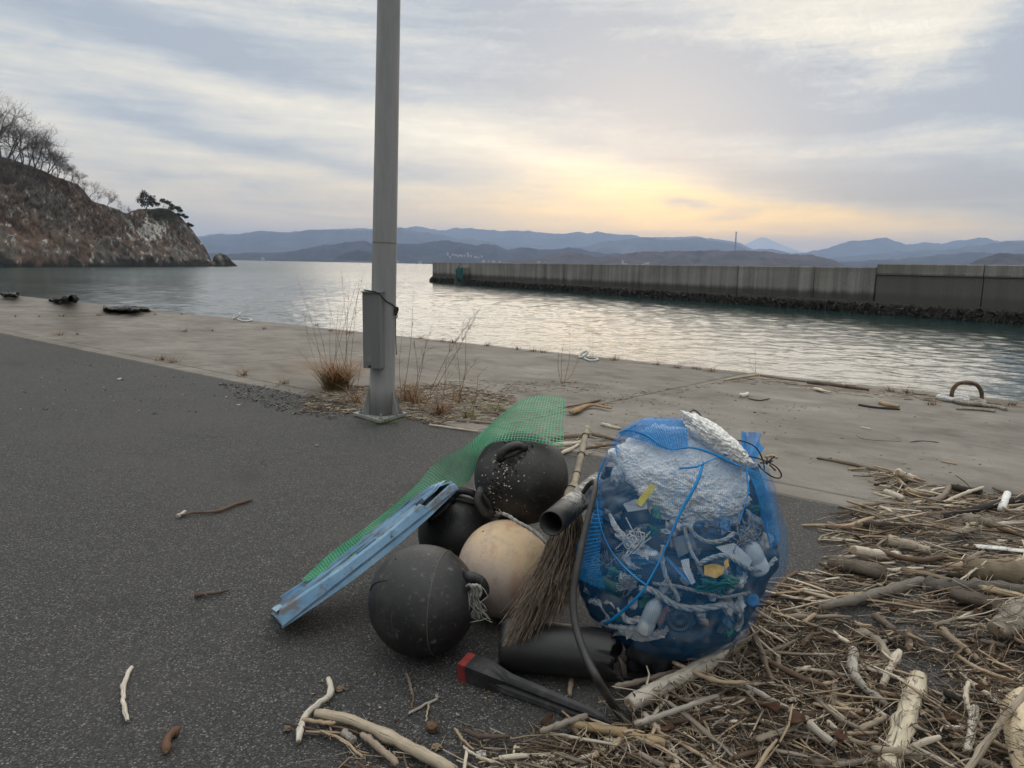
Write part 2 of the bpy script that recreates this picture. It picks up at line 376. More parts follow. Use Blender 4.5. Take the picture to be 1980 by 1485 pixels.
# ================================================================== GROUND, QUAY, SEA
A0 = P(0, 637)[:2]; EV = np.array([.77537651, -.63149923]); NV = np.array([.63149923, .77537651])
def Q(s, t, h=0.0):
    p = A0 + EV*s + NV*t; return np.array([p[0], p[1], gz(*p) + h])
WID = 6.05
b = MB(); b.grid([[Q(s, t, -.004) for t in (-70, -20, -5, -.27)] for s in (-90, -30, 0, 8, 14, 20, 60)])
tag(b.build('asphalt_pavement', M_ASPH, smooth=False), 'dark worn asphalt yard with pale aggregate showing', None, None, 'structure')
ap = thing('concrete_apron', Q(14, 3), 'pale weathered concrete apron between the asphalt and the quay edge', None); ap['kind'] = 'structure'
JS = [-90, -71.5, -60, -48.9, -43.2, -37.6, -32, -26.3, -20.7, -15.1, -9.5, -3.9, 2.3, 8.0, 13.65, 19.3, 25, 30.6, 42, 60]
def slab(s0, s1, t0, t1, name):
    g = .008; e = .012; m = MB()
    ring = lambda d, h: [Q(s0+g+d, t0+g+d, h), Q(s1-g-d, t0+g+d, h), Q(s1-g-d, t1-g-d, h), Q(s0+g+d, t1-g-d, h)]
    m.add(ring(0, -.25) + ring(0, -e+.004) + ring(e, .004), [(0, 1, 5, 4), (1, 2, 6, 5), (2, 3, 7, 6), (3, 0, 4, 7), (4, 5, 9, 8), (5, 6, 10, 9), (6, 7, 11, 10), (7, 4, 8, 11), (8, 9, 10, 11)])
    return m.build(name, M_CONC, ap, smooth=False)
for s0, s1 in zip(JS[:-1], JS[1:]):
    slab(s0, s1, 0, WID-.32, 'concrete_slab'); slab(s0, s1, -.27, 0, 'edge_beam'); slab(s0, s1, WID-.32, WID, 'quay_coping')
b = MB(); b.prism([Q(-90, -.3, -.03), Q(60, -.3, -.03), Q(60, WID-.02, -.03), Q(-90, WID-.02, -.03)], (0, 0, -2.6))
b.build('quay_wall', M_JOINT, smooth=False, kind='structure')
# the sea: one sheet round the camera, fine and truly waved across the harbour, coarse out to the horizon
azs = np.concatenate([np.radians(np.linspace(-180, -46, 24, endpoint=False)), np.radians(np.linspace(-46, 46, 640)), np.radians(np.linspace(46, 180, 24))[1:-1]])
rs_ = np.concatenate([[4], np.geomspace(9, 125, 470), np.geomspace(133, 12000, 70)])
px_ = rs_[:, None]*np.sin(azs)[None]; py_ = rs_[:, None]*np.cos(azs)[None]; hz_w = np.zeros_like(px_); dx_w = np.zeros_like(px_); dy_w = np.zeros_like(px_); rw = np.random.default_rng(6)
cell = np.maximum(rs_*np.radians(92/640), np.gradient(rs_)*.8)[:, None]
infan = (np.abs(azs) < math.radians(46.1))[None]
for _ in range(70):
    lam = math.exp(rw.uniform(math.log(.3), math.log(2.6))); th = rw.normal()*.75 + math.radians(255); k = 2*math.pi/lam; kx, ky = k*math.cos(th), k*math.sin(th); ph = rw.uniform(0, 6.28)
    am = .0046*lam**.9*min(1, .8/lam)**.9*np.clip((lam/cell - 2.2)/2.5, 0, 1)*infan; arg = kx*px_ + ky*py_ + ph; hz_w += am*np.cos(arg); dx_w -= .8*am*np.sin(arg)*kx/k; dy_w -= .8*am*np.sin(arg)*ky/k
gst = .75 + .45*fbm(np.stack([px_.ravel()*.035, py_.ravel()*.05, px_.ravel()*0], 1), 3, 12).reshape(px_.shape)
hz_w *= gst; na = len(azs); v = np.stack([px_+dx_w, py_+dy_w, SEA+hz_w], -1).reshape(-1, 3); base = np.arange(len(rs_)*na).reshape(len(rs_), na); nx_ = np.roll(base, -1, 1)
qd = np.stack([base[:-1], nx_[:-1], nx_[1:], base[1:]], -1).reshape(-1, 4)[:, ::-1]
tag(bigmesh('sea', v, qd, M_SEA), 'rippled grey green harbour water reflecting the pale sky', None, None, 'structure')

# ================================================================== BREAKWATER
W0 = PZ(836, 545, SEA); W1 = PZ(1690, 606, SEA); wd = (W1-W0)[:2]; wl = np.linalg.norm(wd); wd /= wl; wn = np.array([wd[1], -wd[0]])
if wn@(-W0[:2]) < 0: wn = -wn                      # towards the camera
def WP(s, out, z): p = W0[:2] + wd*s + wn*out; return np.array([p[0], p[1], z])
def s_at(x):
    lo, hi = -5.0, 140.0
    for _ in range(50):
        mid = (lo+hi)/2; q = PX(WP(mid, 0, 0))
        if q[2] > 0 and q[0] < x: lo = mid
        else: hi = mid
    return lo
bw = thing('breakwater', WP(wl/2, -1.5, SEA), 'long stained concrete breakwater wall across the harbour water', 'breakwater')
js = [0] + [s_at(x) for x in (895, 975, 1090, 1235, 1330, 1425, 1572, 1690)]
for i, (s0, s1) in enumerate(zip(js[:-1], js[1:])):
    z0, z1 = [1.49 + .15*s/wl for s in (s0, s1)]; o = RNG.uniform(-.02, .03); g = .03; m = MB()
    f = [WP(s0+g, o, -2.6), WP(s1-g, o, -2.6), WP(s1-g, o, z1-.06), WP(s0+g, o, z0-.06)]
    f2 = [WP(s0+g, o-.05, z0), WP(s1-g, o-.05, z1)]; bk = [WP(s0+g, -2.5, z0), WP(s1-g, -2.5, z1), WP(s0+g, -2.5, -2.6), WP(s1-g, -2.5, -2.6)]
    m.add(f + f2 + bk, [(0, 1, 2, 3), (3, 2, 5, 4), (4, 5, 7, 6), (6, 7, 9, 8), (0, 3, 4, 6, 8), (1, 9, 7, 5, 2), (0, 8, 9, 1)])
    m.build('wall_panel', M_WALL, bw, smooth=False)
for s0, s1 in zip((wl, s_at(1900), s_at(2300)), (s_at(1900), s_at(2300), s_at(2300)+40)):
    m = MB(); g = .03
    poly = [WP(s0+g, .12, -2.6), WP(s0+g, .12, 1.15), WP(s0+g, .2, 1.17), WP(s0+g, .2, 1.80), WP(s0+g, .15, 1.85), WP(s0+g, -2.6, 1.85), WP(s0+g, -2.6, -2.6)]
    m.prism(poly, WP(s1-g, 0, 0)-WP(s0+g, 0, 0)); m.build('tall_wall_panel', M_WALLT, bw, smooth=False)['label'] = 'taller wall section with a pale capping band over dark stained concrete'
m = MB(); m.prism([WP(s_at(893), .0, -2.6), WP(s_at(893), .0, .95), WP(s_at(893), 1.1, .9), WP(s_at(893), 1.2, -2.6)], WP(s_at(908), 0, 0)-WP(s_at(893), 0, 0)); m.build('mooring_block', M_WALL, bw, smooth=False)
ns, nz = 900, 12; S = np.linspace(-.15, s_at(2300)+30, ns); G = []
for k in range(nz):
    f = k/(nz-1); z = SEA - .25 + f*1.0
    p = np.stack([W0[0]+wd[0]*S, W0[1]+wd[1]*S, np.full(ns, z)], 1)
    d = fbm(p*2.2, 4, 5)*.2 + np.abs(fbm(p*7, 2, 9))*.12
    out = (.30*(1-f**2) + .02)*(.75+d*1.3) + .03 + (S > wl)*.12
    p[:, :2] += wn[None]*out[:, None]; p[:, 2] += fbm(p*1.3, 3, 3)*.1*f; G.append(p)
m = MB(); m.grid(np.array(G)); rg = np.random.default_rng(4)
for _ in range(5200):
    s = rg.uniform(-.1, s_at(2050)); z = SEA + rg.uniform(0, .6); c = WP(s, .12 + .26*(1-(z-SEA)) + (.12 if s > wl else 0), z); r = rg.uniform(.03, .1)
    v = c + rg.normal(size=(5, 3))*r; m.add(v, [(0, 1, 2), (0, 2, 3), (0, 3, 4), (1, 2, 4)])
m.build('oyster_crust', M_OYST, bw, smooth=False, kind='stuff')
m = MB(); rg = np.random.default_rng(9)                  # green net hung over the mooring block
for _ in range(60):
    s = s_at(906) + rg.uniform(-.9, .9); z1 = rg.uniform(.3, 1.05); l = rg.uniform(.5, 1.6); pts = [WP(s+rg.normal()*.15, 1.28, z1 - l*k/4) for k in range(5)]
    m.tube(pts, [.05, .07, .06, .05, .03], 4)
tag(m.build('fishing_net', simple('old_green_net', (.02, .1, .085), .8)), 'green net hanging over the mooring block near the far end of the breakwater', 'net')

# ================================================================== HEADLAND
def interp(pts, x): p = np.array(pts, float); return np.interp(x, p[:, 0], p[:, 1])
SIL = [(-420, 90), (-260, 170), (-100, 245), (0, 300), (60, 318), (110, 343), (150, 356), (165, 372), (178, 388), (215, 400), (245, 414), (258, 408), (272, 403), (300, 401), (330, 405), (352, 422), (372, 444), (384, 462), (395, 476), (404, 492), (409, 506), (413, 499), (425, 490), (438, 493), (447, 504), (458, 513), (462, 515)]
def base_dep(x): return PX(PZ(x, 517 - max(0, x)*2/460, SEA))[2]
xs = np.arange(-420, 463, 1.7); nr = 64; G = []; T = []
for x in xs:
    yb = 517 - max(0, x)*2/460; d0 = base_dep(x); ys = interp(SIL, x); hh = max(.3, (yb-ys)*d0/FPX); col = []
    for k in range(nr):
        t = k/(nr-14)
        if t <= 1:
            dep = d0 + hh*(.85*t**1.1) ; y = yb + (ys-yb)*t**.92
            col.append(D(x, y, dep))
        else:
            u = (t-1)/.27; e = col[nr-14]; q = e + (D(x, ys, d0+hh*.85+hh*1.2*u+1)-D(x, ys, d0+hh*.85)); q[2] = e[2] - (e[2]-SEA+2)*u**1.4; col.append(q)
    G.append(col)
G = np.array(G); sh = G.shape; p = G.reshape(-1, 3)
hz = (p[:, 2]-SEA)
amp = np.clip(hz/3, 0.15, 1)
d = fbm(p*np.array([.09, .09, .16]), 5, 21, .55)*1.9 + (1-np.abs(fbm(p*np.array([.055, .055, .11]), 3, 37, .5)))*2.6 - 1.7 + (1-np.abs(fbm(p*np.array([.16, .16, .3]), 4, 31, .6)))*1.4 - .9
ridge_fade = np.ones(sh[:2]); kk = np.arange(nr)/(nr-14); ridge_fade *= np.clip(np.abs(kk-1)*6, .5, 1)[None]
dv = np.array([.25, -.85, .35]); p = p + dv[None]*(d*amp*ridge_fade.ravel())[:, None]
low = hz < .3; p[:, 2] = np.where(low & (p[:, 2] < SEA+.2), SEA-.4, p[:, 2])
# colours: brown winter scrub, grey rock ledges, dark tide band, pale crag under the pines
q = np.array([PX(v)[:2] for v in p]); n1 = fbm(p*.07, 5, 41, .6); n2 = fbm(p*.28, 4, 51, .6); n3 = fbm(p*.9, 3, 61, .6)
hz = p[:, 2]-SEA
scrub = np.array([.115, .08, .062]); scrub2 = np.array([.1, .088, .075]); rock = np.array([.165, .157, .14]); dark = np.array([.022, .021, .019]); rust = np.array([.125, .084, .06]); ever = np.array([.018, .024, .012])
def mx(a, b, k): return a + (b-a)*np.clip(k, 0, 1)[:, None]
tone = np.tile(scrub, (len(p), 1)); tone = mx(tone, scrub2, (n1+.1)*3); tone = mx(tone, rust, (n2-.05)*1.6*(hz < 14))
rk = n2*1.0 + n3*.7 - .5 + .9*np.exp(-((q[:, 0]-293)/34)**2-((q[:, 1]-445)/30)**2) + .55*np.exp(-((q[:, 0]-350)/40)**2-((q[:, 1]-480)/22)**2) + .5*(hz < 4.5) + .25*np.exp(-((q[:, 0]-160)/60)**2-((q[:, 1]-440)/30)**2) + .5*(q[:, 0] > 400)
tone = mx(tone, rock, rk*1.5*(.75+.5*n3)); tone = mx(tone, np.array([.42, .40, .37]), (np.exp(-((q[:, 0]-293)/26)**2-((q[:, 1]-445)/26)**2)*1.6+n3-.75)*2)
tone = mx(tone, dark, np.clip(1.6-hz*.55+n2*1.2, 0, 1)); tone = mx(tone, ever, np.exp(-((q[:, 0]-318)/46)**2-((q[:, 1]-415)/13)**2)*1.6+n2*.5-.3)
tone = tone*(1+.35*n3)[:, None]; tone = np.clip(tone, .008, .5)
m = MB(); m.grid(p.reshape(sh), tone=tone); HEAD = m.build('headland', M_CLIFF, smooth=True); tag(HEAD, 'steep brown scrub and rock headland running down to a dark tide line', 'headland', None, 'structure')
RIDGE = p.reshape(sh)[:, nr-15]
def ridge_at(x, drop=0.0):
    i = int(np.clip((x+420)/1.7, 0, len(xs)-1)); k = nr-14-int(drop*(nr-14)); return p.reshape(sh)[i, k]

M_BARK = simple('winter_bark', (.15, .132, .115), .9, .3, 2); M_TWIG = simple('winter_twigs', (.155, .128, .115), .95, .3, 2)
M_NEED = simple('pine_needles', (.04, .048, .024), .9, .5, 1.5)
def tree(x, hpx, seed, label, group, lean=0.3, name='bare_tree', drop=0.0):
    rg = np.random.default_rng(seed); b0 = ridge_at(x, drop) - np.array([0, 0, .4]); dep = PX(b0)[2]; H = hpx*dep/FPX
    root = thing(name, b0, label, 'tree', group); tr, tw = MB(), MB()
    def grow(pt, dr, L, r, lev):
        n = 5 if lev < 3 else 4; pts = [pt]; d = dr
        for k in range(n-1):
            d = d + rg.normal(size=3)*.16 + np.array([0, 0, .05]); d = d/np.linalg.norm(d); pts.append(pts[-1] + d*L/(n-1))
        rr = np.linspace(r, r*.5, n)
        (tr if lev < 2 else tw).tube(pts, rr, 5 if lev < 2 else 3, cap=False)
        if lev >= 4: return
        kids = [5, 5, 5, 4][lev]
        for c in range(kids):
            f = rg.uniform(.35, 1.0) if c else 1.0; j = f*(n-1); i = min(int(j), n-2); q = np.array(pts[i]) + (np.array(pts[i+1])-np.array(pts[i]))*(j-i)
            e = d + rg.normal(size=3)*.75 + np.array([lean*.35, 0, .12]); e /= np.linalg.norm(e)
            grow(q, e, L*rg.uniform(.5, .78), max(r*.5, .009), lev+1)
    for s in range(2 if H > 5 else 1):
        grow(b0, np.array([lean*.5 + rg.normal()*.3, rg.normal()*.2, 1.0]), H*.42, H*.012+.015, 0)
    tr.build('trunk', M_BARK, root); tw.build('crown', M_TWIG, root)
for i, (x, h, lab) in enumerate([(-60, 125, 'bare tree on the headland ridge at the picture edge'), (-22, 130, 'tall bare tree highest up the headland slope'), (14, 112, 'bare tree with a wide fan of twigs, second from the top of the headland slope'), (42, 100, 'bare tree crowded against its uphill neighbour on the headland ridge'),
        (66, 98, 'bare tree leaning seawards in the middle of the headland row'), (92, 84, 'broad bare tree overhanging the upper headland cliff'), (112, 62, 'last bare tree of the dense row on the headland'), (138, 44, 'low spreading bare tree at the break of the headland slope'), (170, 46, 'slim bare tree standing clear on the dip of the ridge'),
        (186, 26, 'small bare shrub tree just below the slim one'), (207, 36, 'single bare tree with an open round crown against the sky'), (236, 26, 'smallest bare tree in the notch beside the rocky knoll'), (250, 16, 'bare sapling at the foot of the rocky knoll')]):
    tree(x, h, 100+i, lab, 'bare trees on the headland ridge', .55)
for i, (x, h) in enumerate([(-40, 105), (0, 95), (28, 90), (54, 88), (78, 76), (100, 62), (124, 40), (150, 34)]):
    tree(x, h, 400+i, ['bare tree filling the gap at the very edge of the picture', 'dark bare tree behind the highest two on the headland', 'bare tree between the wide fan and its crowded neighbour', 'bare tree behind the seaward leaning one', 'bare tree in front of the broad overhanging one', 'bare tree with fine twigs just before the end of the dense row', 'low bare tree just past the dense row', 'small bare tree between the low spreading one and the slim one'][i], 'bare trees on the headland ridge', .5)
for i, (x, h, dr) in enumerate([(20, 60, .12), (70, 50, .14), (40, 55, .3), (100, 40, .12), (-10, 60, .25)]):
    tree(x, h, 300+i, ['grey leafless tree on the slope under the tallest ridge trees', 'thin leafless tree just under the middle of the ridge row', 'leafless tree halfway down the left headland slope', 'leafless tree just under the overhanging broad one', 'leafless tree on the slope at the picture edge'][i], 'bare trees on the headland slope', .6, drop=dr)
def pine(x, hpx, w, seed, label, lob):
    rg = np.random.default_rng(seed); b0 = ridge_at(x) - np.array([0, 0, .2]); dep = PX(b0)[2]; s = dep/FPX; H = hpx*s; Wd = w*s
    root = thing('pine_tree', b0, label, 'tree', 'evergreens on the rocky knoll'); t1, cr = MB(), MB()
    t1.tube(spline([b0, b0+np.array([.1*Wd, 0, H*.4]), b0+np.array([.05*Wd, 0, H*.9])], 7), np.linspace(.16, .04, 7)*H/5, 6)
    for (lx, lz, lr) in lob:
        c = b0 + np.array([lx*Wd, rg.normal()*.15*Wd, lz*H]); t1.tube([b0+np.array([.06*Wd, 0, max(.25, lz-.3)*H]), c], [.05*H/5, .02], 4)
        for _ in range(int(330*lr*2)):
            d = rg.normal(size=3); d /= np.linalg.norm(d); q = c + d*rg.uniform(.3, 1.25)**.8*lr*np.array([Wd*.62, Wd*.62, H*.7]); a = rg.normal(size=(3, 3))*.22*s*5.5
            cr.add(q + a, [(0, 1, 2)])
    t1.build('trunk', M_BARK, root); cr.build('crown', M_NEED, root, smooth=False)
pine(283, 31, 38, 1, 'round dense evergreen tree on top of the rocky knoll', [(-.1, .35, .3), (.25, .4, .3), (-.3, .55, .3), (.3, .65, .3), (0, .7, .38), (.1, .9, .26), (-.25, .8, .22)])
pine(315, 18, 34, 2, 'flat topped pine beside the round evergreen on the knoll', [(-.3, .5, .24), (.05, .85, .26), (.35, .65, .24), (.5, .35, .2)])
pine(334, 14, 30, 3, 'low pine on the shoulder of the knoll', [(-.2, .5, .28), (.25, .6, .28), (.5, .2, .25)])
pine(350, 11, 20, 4, 'wind bent pine on the seaward side of the knoll', [(-.1, .5, .28), (.3, .4, .25), (.55, .1, .25)])
pine(366, 9, 15, 5, 'lowest pine overhanging the seaward cliff', [(0, .5, .28), (.3, .25, .28)])
m = MB(); rg = np.random.default_rng(77); pg = p.reshape(sh)          # leafless scrub over the slope
for _ in range(2300):
    i = rg.integers(0, 455); k = int((nr-16)*(rg.uniform(.28, 1)**.8)); b0 = pg[i, k]; s = rg.uniform(.5, 1.7)*(1.25 if k > 36 else 1 if k > 24 else .7)
    if rg.random() < .35 and xs[i] > 200: continue
    g = rg.uniform(.75, 1.3)
    for _k in range(6):
        e = np.array([rg.normal()*.6+.3, rg.normal()*.4-.3, rg.uniform(.4, 1.1)])*s; mid = b0 + e*.5 + rg.normal(size=3)*.12*s
        m.tube([b0-np.array([0, 0, .2]), mid, b0+e], [.035, .025, .012], 3, cap=False, tone=np.array([.155, .118, .096])*g)
tag(m.build('hillside_scrub', m_tone('scrub_twigs', .95, .5, .3)), 'tangled leafless scrub covering the brown headland slope', None, None, 'stuff')
for pts, lab in (([(145, 362), (152, 372), (165, 388), (176, 398)], 'bleached fallen trunk lying on the upper headland slope'), ([(18, 452), (30, 456), (22, 464), (26, 478)], 'crooked bleached trunk above the shore ledge at the far left')):
    m = MB(); base = []
    for (x, y) in pts:
        i = int((x+420)/1.7); ysil = interp(SIL, x); t = ((517-y)/(517-ysil))**(1/.92); base.append(pg[i, int(np.clip(t, 0, 1)*(nr-14))] + np.array([0, -.8, .4]))
    m.tube(spline(base, 10), np.linspace(.16, .07, 10), 5); tag(m.build('fallen_trunk', simple('bleached_trunk', (.3, .28, .25), .9)), lab, 'dead tree')

# ================================================================== FAR SHORE, HILLS, MOUNTAINS
def hills(pts, dist, col_, label, seed, foot=.82, rough=1.0, snow=False):
    col = np.array(col_)*(.45 if col_ is WOOD and dist < 4500 else 1.0)  # nearer woods darkened, so the thinner haze is painted into their colour
    x0, x1 = pts[0][0], pts[-1][0]; X_ = np.linspace(x0, x1, max(40, int((x1-x0)/3.2))); ys = np.array([interp(pts, x) for x in X_])
    ys = ys + fbm(np.stack([X_/26, X_*0, X_*0], 1), 4, seed)*2.0*rough + np.abs(fbm(np.stack([X_/11, X_*0+3, X_*0], 1), 3, seed+50))*-1.6*rough; rows = []; nr_ = 26
    for k in range(nr_):
        t = k/(nr_-7); row = []
        for x, y in zip(X_, ys):
            yb = PX(np.array([0, dist, SEA]))[1] + (x-990)*math.tan(ROLL); y = min(y, yb-.6)
            top = D(x, y, dist)
            if t <= 1:
                f = foot + (1-foot)*t; q = D(x, y, dist*f); q[2] = SEA - .5 + (top[2]-SEA)*t**1.15
            else:
                u = (t-1)*(nr_-7)/6; q = top + (D(x, y, dist*(1+.12*u))-top); q[2] = top[2]*(1-u) + (SEA-1)*u
            row.append(q)
        rows.append(row)
    g = np.array(rows); v = g.reshape(-1, 3); hh = np.clip((v[:, 2]-SEA)/(dist*.012), 0, 1)
    w = np.clip(np.abs(np.repeat(np.arange(nr_)/(nr_-7), len(X_))-1)*4, 0, 1)
    v[:, 2] += (1-np.abs(fbm(v/(dist*.03), 4, seed+7)) - .6)*dist*.006*hh*w*rough; v[:, 2] = np.where(hh < .02, np.minimum(v[:, 2], SEA-.3), np.maximum(v[:, 2], SEA))
    n1 = fbm(v/(dist*.018), 4, seed+3, .6); tone = np.array(col)[None]*(1+.5*n1)[:, None]
    if snow: tone = mx(tone, np.array([.5, .52, .56]), (v[:, 2]-dist*.017)/(dist*.006)+n1*.8)
    m = MB(); m.grid(v.reshape(g.shape), tone=np.clip(tone, .005, .9)); o = m.build('hills' if not snow else 'snow_mountain', M_HILL); tag(o, label, None, None, 'structure'); return o
WOOD = (.06, .066, .075)  # winter woodland with the blue of distance haze mixed into the colour
hills([(300, 470), (380, 458), (415, 452), (470, 456), (560, 450), (690, 442), (740, 441), (765, 444), (780, 440), (805, 438), (850, 446), (880, 441), (960, 447), (1040, 449), (1092, 452), (1120, 449), (1135, 453), (1155, 449), (1170, 453), (1200, 454), (1240, 459), (1280, 458), (1330, 457), (1400, 463), (1440, 475), (1480, 490)], 9000, WOOD, 'farthest pale blue mountain range along the horizon', 1)
hills([(1395, 492), (1438, 474), (1470, 459), (1480, 459), (1500, 468), (1535, 482), (1560, 490)], 9900, (.045, .055, .085), 'snow capped cone of a distant mountain', 2, rough=.25, snow=True)
hills([(1525, 492), (1560, 487), (1600, 480), (1625, 471), (1650, 466), (1675, 464), (1690, 461), (1715, 461), (1735, 470), (1752, 474), (1785, 468), (1820, 470), (1860, 464), (1890, 461), (1915, 462), (1935, 467), (1980, 466), (2100, 452), (2300, 455), (2500, 470)], 8200, WOOD, 'blue mountain with a rounded double top behind the breakwater', 3)
hills([(300, 478), (380, 462), (430, 454), (470, 453), (505, 445), (520, 446), (560, 450), (575, 446), (600, 444), (640, 443), (665, 446), (720, 446), (760, 441), (800, 447), (830, 452), (870, 458), (900, 463), (950, 470), (1010, 482), (1050, 490)], 6500, WOOD, 'blue mid distance range on the far side of the bay', 4)
hills([(1010, 490), (1080, 483), (1130, 478), (1160, 470), (1200, 465), (1235, 461), (1265, 460), (1300, 463), (1330, 460), (1380, 465), (1410, 472), (1450, 484), (1490, 481), (1530, 490)], 6300, WOOD, 'blue hills behind the tall chimney', 5)
hills([(1600, 500), (1700, 490), (1780, 484), (1830, 484), (1870, 478), (1910, 474), (1950, 468), (1980, 464), (2100, 462), (2400, 470)], 5600, WOOD, 'blue grey shoulder of hills rising behind the tall end of the breakwater', 6)
hills([(1590, 512), (1680, 503), (1750, 500), (1830, 493), (1900, 489), (1980, 493), (2200, 480), (2500, 485)], 4000, WOOD, 'low grey hills just above the tall end of the breakwater', 7)
hills([(300, 492), (440, 492), (470, 489), (510, 486), (545, 489), (575, 485), (620, 476), (665, 467), (700, 468), (740, 474), (780, 473), (820, 470), (855, 466), (880, 466), (920, 474), (935, 471), (960, 477), (980, 484), (1010, 480), (1040, 482), (1065, 484), (1100, 480), (1150, 486), (1200, 492), (1260, 500)], 3600, WOOD, 'wooded hills right across the bay behind the lamp pole', 8, foot=.88)
hills([(640, 506), (655, 496), (680, 487), (693, 483), (710, 486), (725, 492), (760, 505), (775, 509)], 2700, (.022, .026, .022), 'dark wooded knob on the far shore close to the pole', 9, foot=.95)
hills([(930, 505), (1000, 502), (1050, 497), (1085, 491), (1110, 490), (1150, 497), (1190, 495), (1215, 490), (1250, 486), (1300, 486), (1360, 484), (1420, 486), (1480, 487), (1530, 493), (1570, 494), (1600, 501), (1640, 514), (1660, 520)], 2500, (.055, .042, .034), 'brown low hill seen just over the breakwater top', 10, foot=.9)
hills([(1870, 512), (1890, 502), (1920, 495), (1945, 490), (1990, 492), (2060, 484), (2200, 490), (2300, 512)], 2000, (.05, .038, .03), 'small brown wooded hill over the near end of the breakwater', 11, foot=.92)
hills([(300, 500), (400, 500), (450, 499), (600, 502), (700, 504), (800, 506.5), (900, 508), (1000, 510), (1300, 516)], 2450, (.05, .05, .045), 'low far shore along the water line', 12, foot=.97, rough=.25)
M_WHITE = simple('white_render', (.42, .41, .39), .8); M_ROOF = simple('far_roof', (.25, .24, .25), .8); M_STACK = simple('stack_concrete', (.2, .19, .19), .8)
def house(x, y, dist, w, h, label, group, i):
    c = D(x, y, dist); root = thing('far_house', c, label, 'house', group); a = MB(); a.box(c+np.array([0, 0, h/2-3]), w, w*.8, h+6); a.build('wall', M_WHITE, root, smooth=False)
    a = MB(); a.prism([c+np.array([-w*.55, -w*.44, h]), c+np.array([w*.55, -w*.44, h]), c+np.array([0, -w*.44, h+w*.28])], (0, w*.88, 0)); a.build('roof', M_ROOF, root, smooth=False)
ORD = 'first second third fourth fifth sixth seventh eighth ninth tenth eleventh twelfth thirteenth fourteenth fifteenth sixteenth seventeenth eighteenth nineteenth twentieth'.split()
rg = np.random.default_rng(3)
for i in range(16):
    x = 862 + i*4.6 + rg.normal()*1.5; y = 492.5 + rg.normal()*1.2 + max(0, i-8)*.7; house(x, y, 3250, rg.uniform(5, 9), rg.uniform(2, 3.5), ORD[i] + ' from the left in the row of white houses on the far hillside', 'white houses on the far hillside', i)
for i, x in enumerate((935, 945, 954, 966, 1042, 1055, 1095, 1118)):
    house(x, interp([(930, 506), (1120, 509)], x), 2400, rg.uniform(6, 12), 4.5, ORD[i] + ' from the left of the white shore buildings showing over the breakwater top', 'white buildings on the far shore', i)
for x, y, lab in ((508, 500, 'white hut on the far shore to the left of the pole'), (768, 506.5, 'low white shed on the far shore close beside the pole'), (812, 507.5, 'white hut on the far shore nearest the end of the breakwater')): house(x, y, 2380, 9, 4, lab, 'white huts by the water', 0)
c = D(1421, 489, 3900); r = thing('chimney_stack', c, 'tall thin grey chimney rising from the hills', 'chimney'); m = MB()
m.tube([c-np.array([0, 0, 25]), c+np.array([0, 0, 55]), c+np.array([0, 0, 111])], [5.2, 4.4, 3.6], 12); m.build('shaft', M_STACK, r)
m = MB(); m.tube([c+np.array([0, 0, 107]), c+np.array([0, 0, 112])], [4.6, 4.6], 12); m.build('rim', M_STACK, r)
c = D(1206, 513, 2200); r = thing('office_building', c, 'white stepped building showing over the breakwater wall', 'building'); m = MB(); m.box(c+np.array([-3, 0, 4]), 5, 9, 22); m.build('tower', M_WHITE, r, smooth=False); m = MB(); m.box(c+np.array([5, 0, 0]), 11, 9, 14); m.build('wall', M_WHITE, r, smooth=False)
c = D(1250, 513, 2150); r = thing('slant_roof_hall', c, 'white hall with a slanting roof showing over the breakwater wall', 'building'); m = MB(); m.prism([c+np.array([-13, 0, -6]), c+np.array([8, 0, -6]), c+np.array([8, 0, 8]), c+np.array([-13, 0, 1])], (0, 14, 0)); m.build('wall', M_WHITE, r, smooth=False)
m = MB(); m.prism([c+np.array([-14, -.5, 1.2]), c+np.array([9, -.5, 8.8]), c+np.array([9, -.5, 9.4]), c+np.array([-14, -.5, 1.8])], (0, 15, 0)); m.build('roof', M_WHITE, r, smooth=False)

# ================================================================== HAZE
m = MB(); m.box((0, 0, 225), 25000, 25000, 460); hzm = bpy.data.materials.new('air_haze'); hzm.use_nodes = True; t = hzm.node_tree; t.nodes.clear()
pv = node(t, 'ShaderNodeVolumePrincipled', Color=(.50, .66, 1, 1), Density=1.35e-4, Anisotropy=.4); t.links.new(pv.outputs[0], t.nodes.new('ShaderNodeOutputMaterial').inputs['Volume'])
m.build('haze', hzm, smooth=False, kind='stuff')
# ================================================================== LAMP POLE
def m_galv(name, col, sc=5):
    m, t, b = newmat(name); co = objco(t)
    n1 = noise(t, mapping(t, co, (1, 1, .12)), sc*4, 5, .65); n2 = noise(t, co, sc*12, 4, .7); n3 = noise(t, mapping(t, co, (1, 1, .4)), sc, 4, .6)
    c = mixc(t, n1.ss(.3, .7), tuple(x*.9 for x in col), tuple(x*1.06 for x in col)); c = mixc(t, (n3.ss(.55, .75)*.3).clamp(), c, tuple(x*.72 for x in col)); c = mixc(t, (n2.ss(.66, .74)*.6).clamp(), c, (.06, .05, .042))
    setp(t, b, color=c, rough=.55, spec=.45, normal=bump(t, n2, .15, .002)); return m
M_GALV = m_galv('galvanised_steel', (.238, .238, .235)); M_BOXP = m_galv('grey_box_paint', (.15, .152, .152), 3); M_BLACK = simple('black_plastic', (.012, .012, .013), .45, .3, 14, .25, .003, (.05, .048, .045), .5, 9)
M_RUST = simple('rusty_iron', (.09, .055, .035), .85, .5, 20, .6, .004, (.16, .08, .035), .7, 12)
pb = P(738, 806); pole = thing('lamp_pole', pb, 'tall galvanised steel pole bolted down between the asphalt and the concrete', 'pole')
def pole_at(h):
    return pb + np.array([LEAN*h, 0, h])
lo, hi = -.2, .3
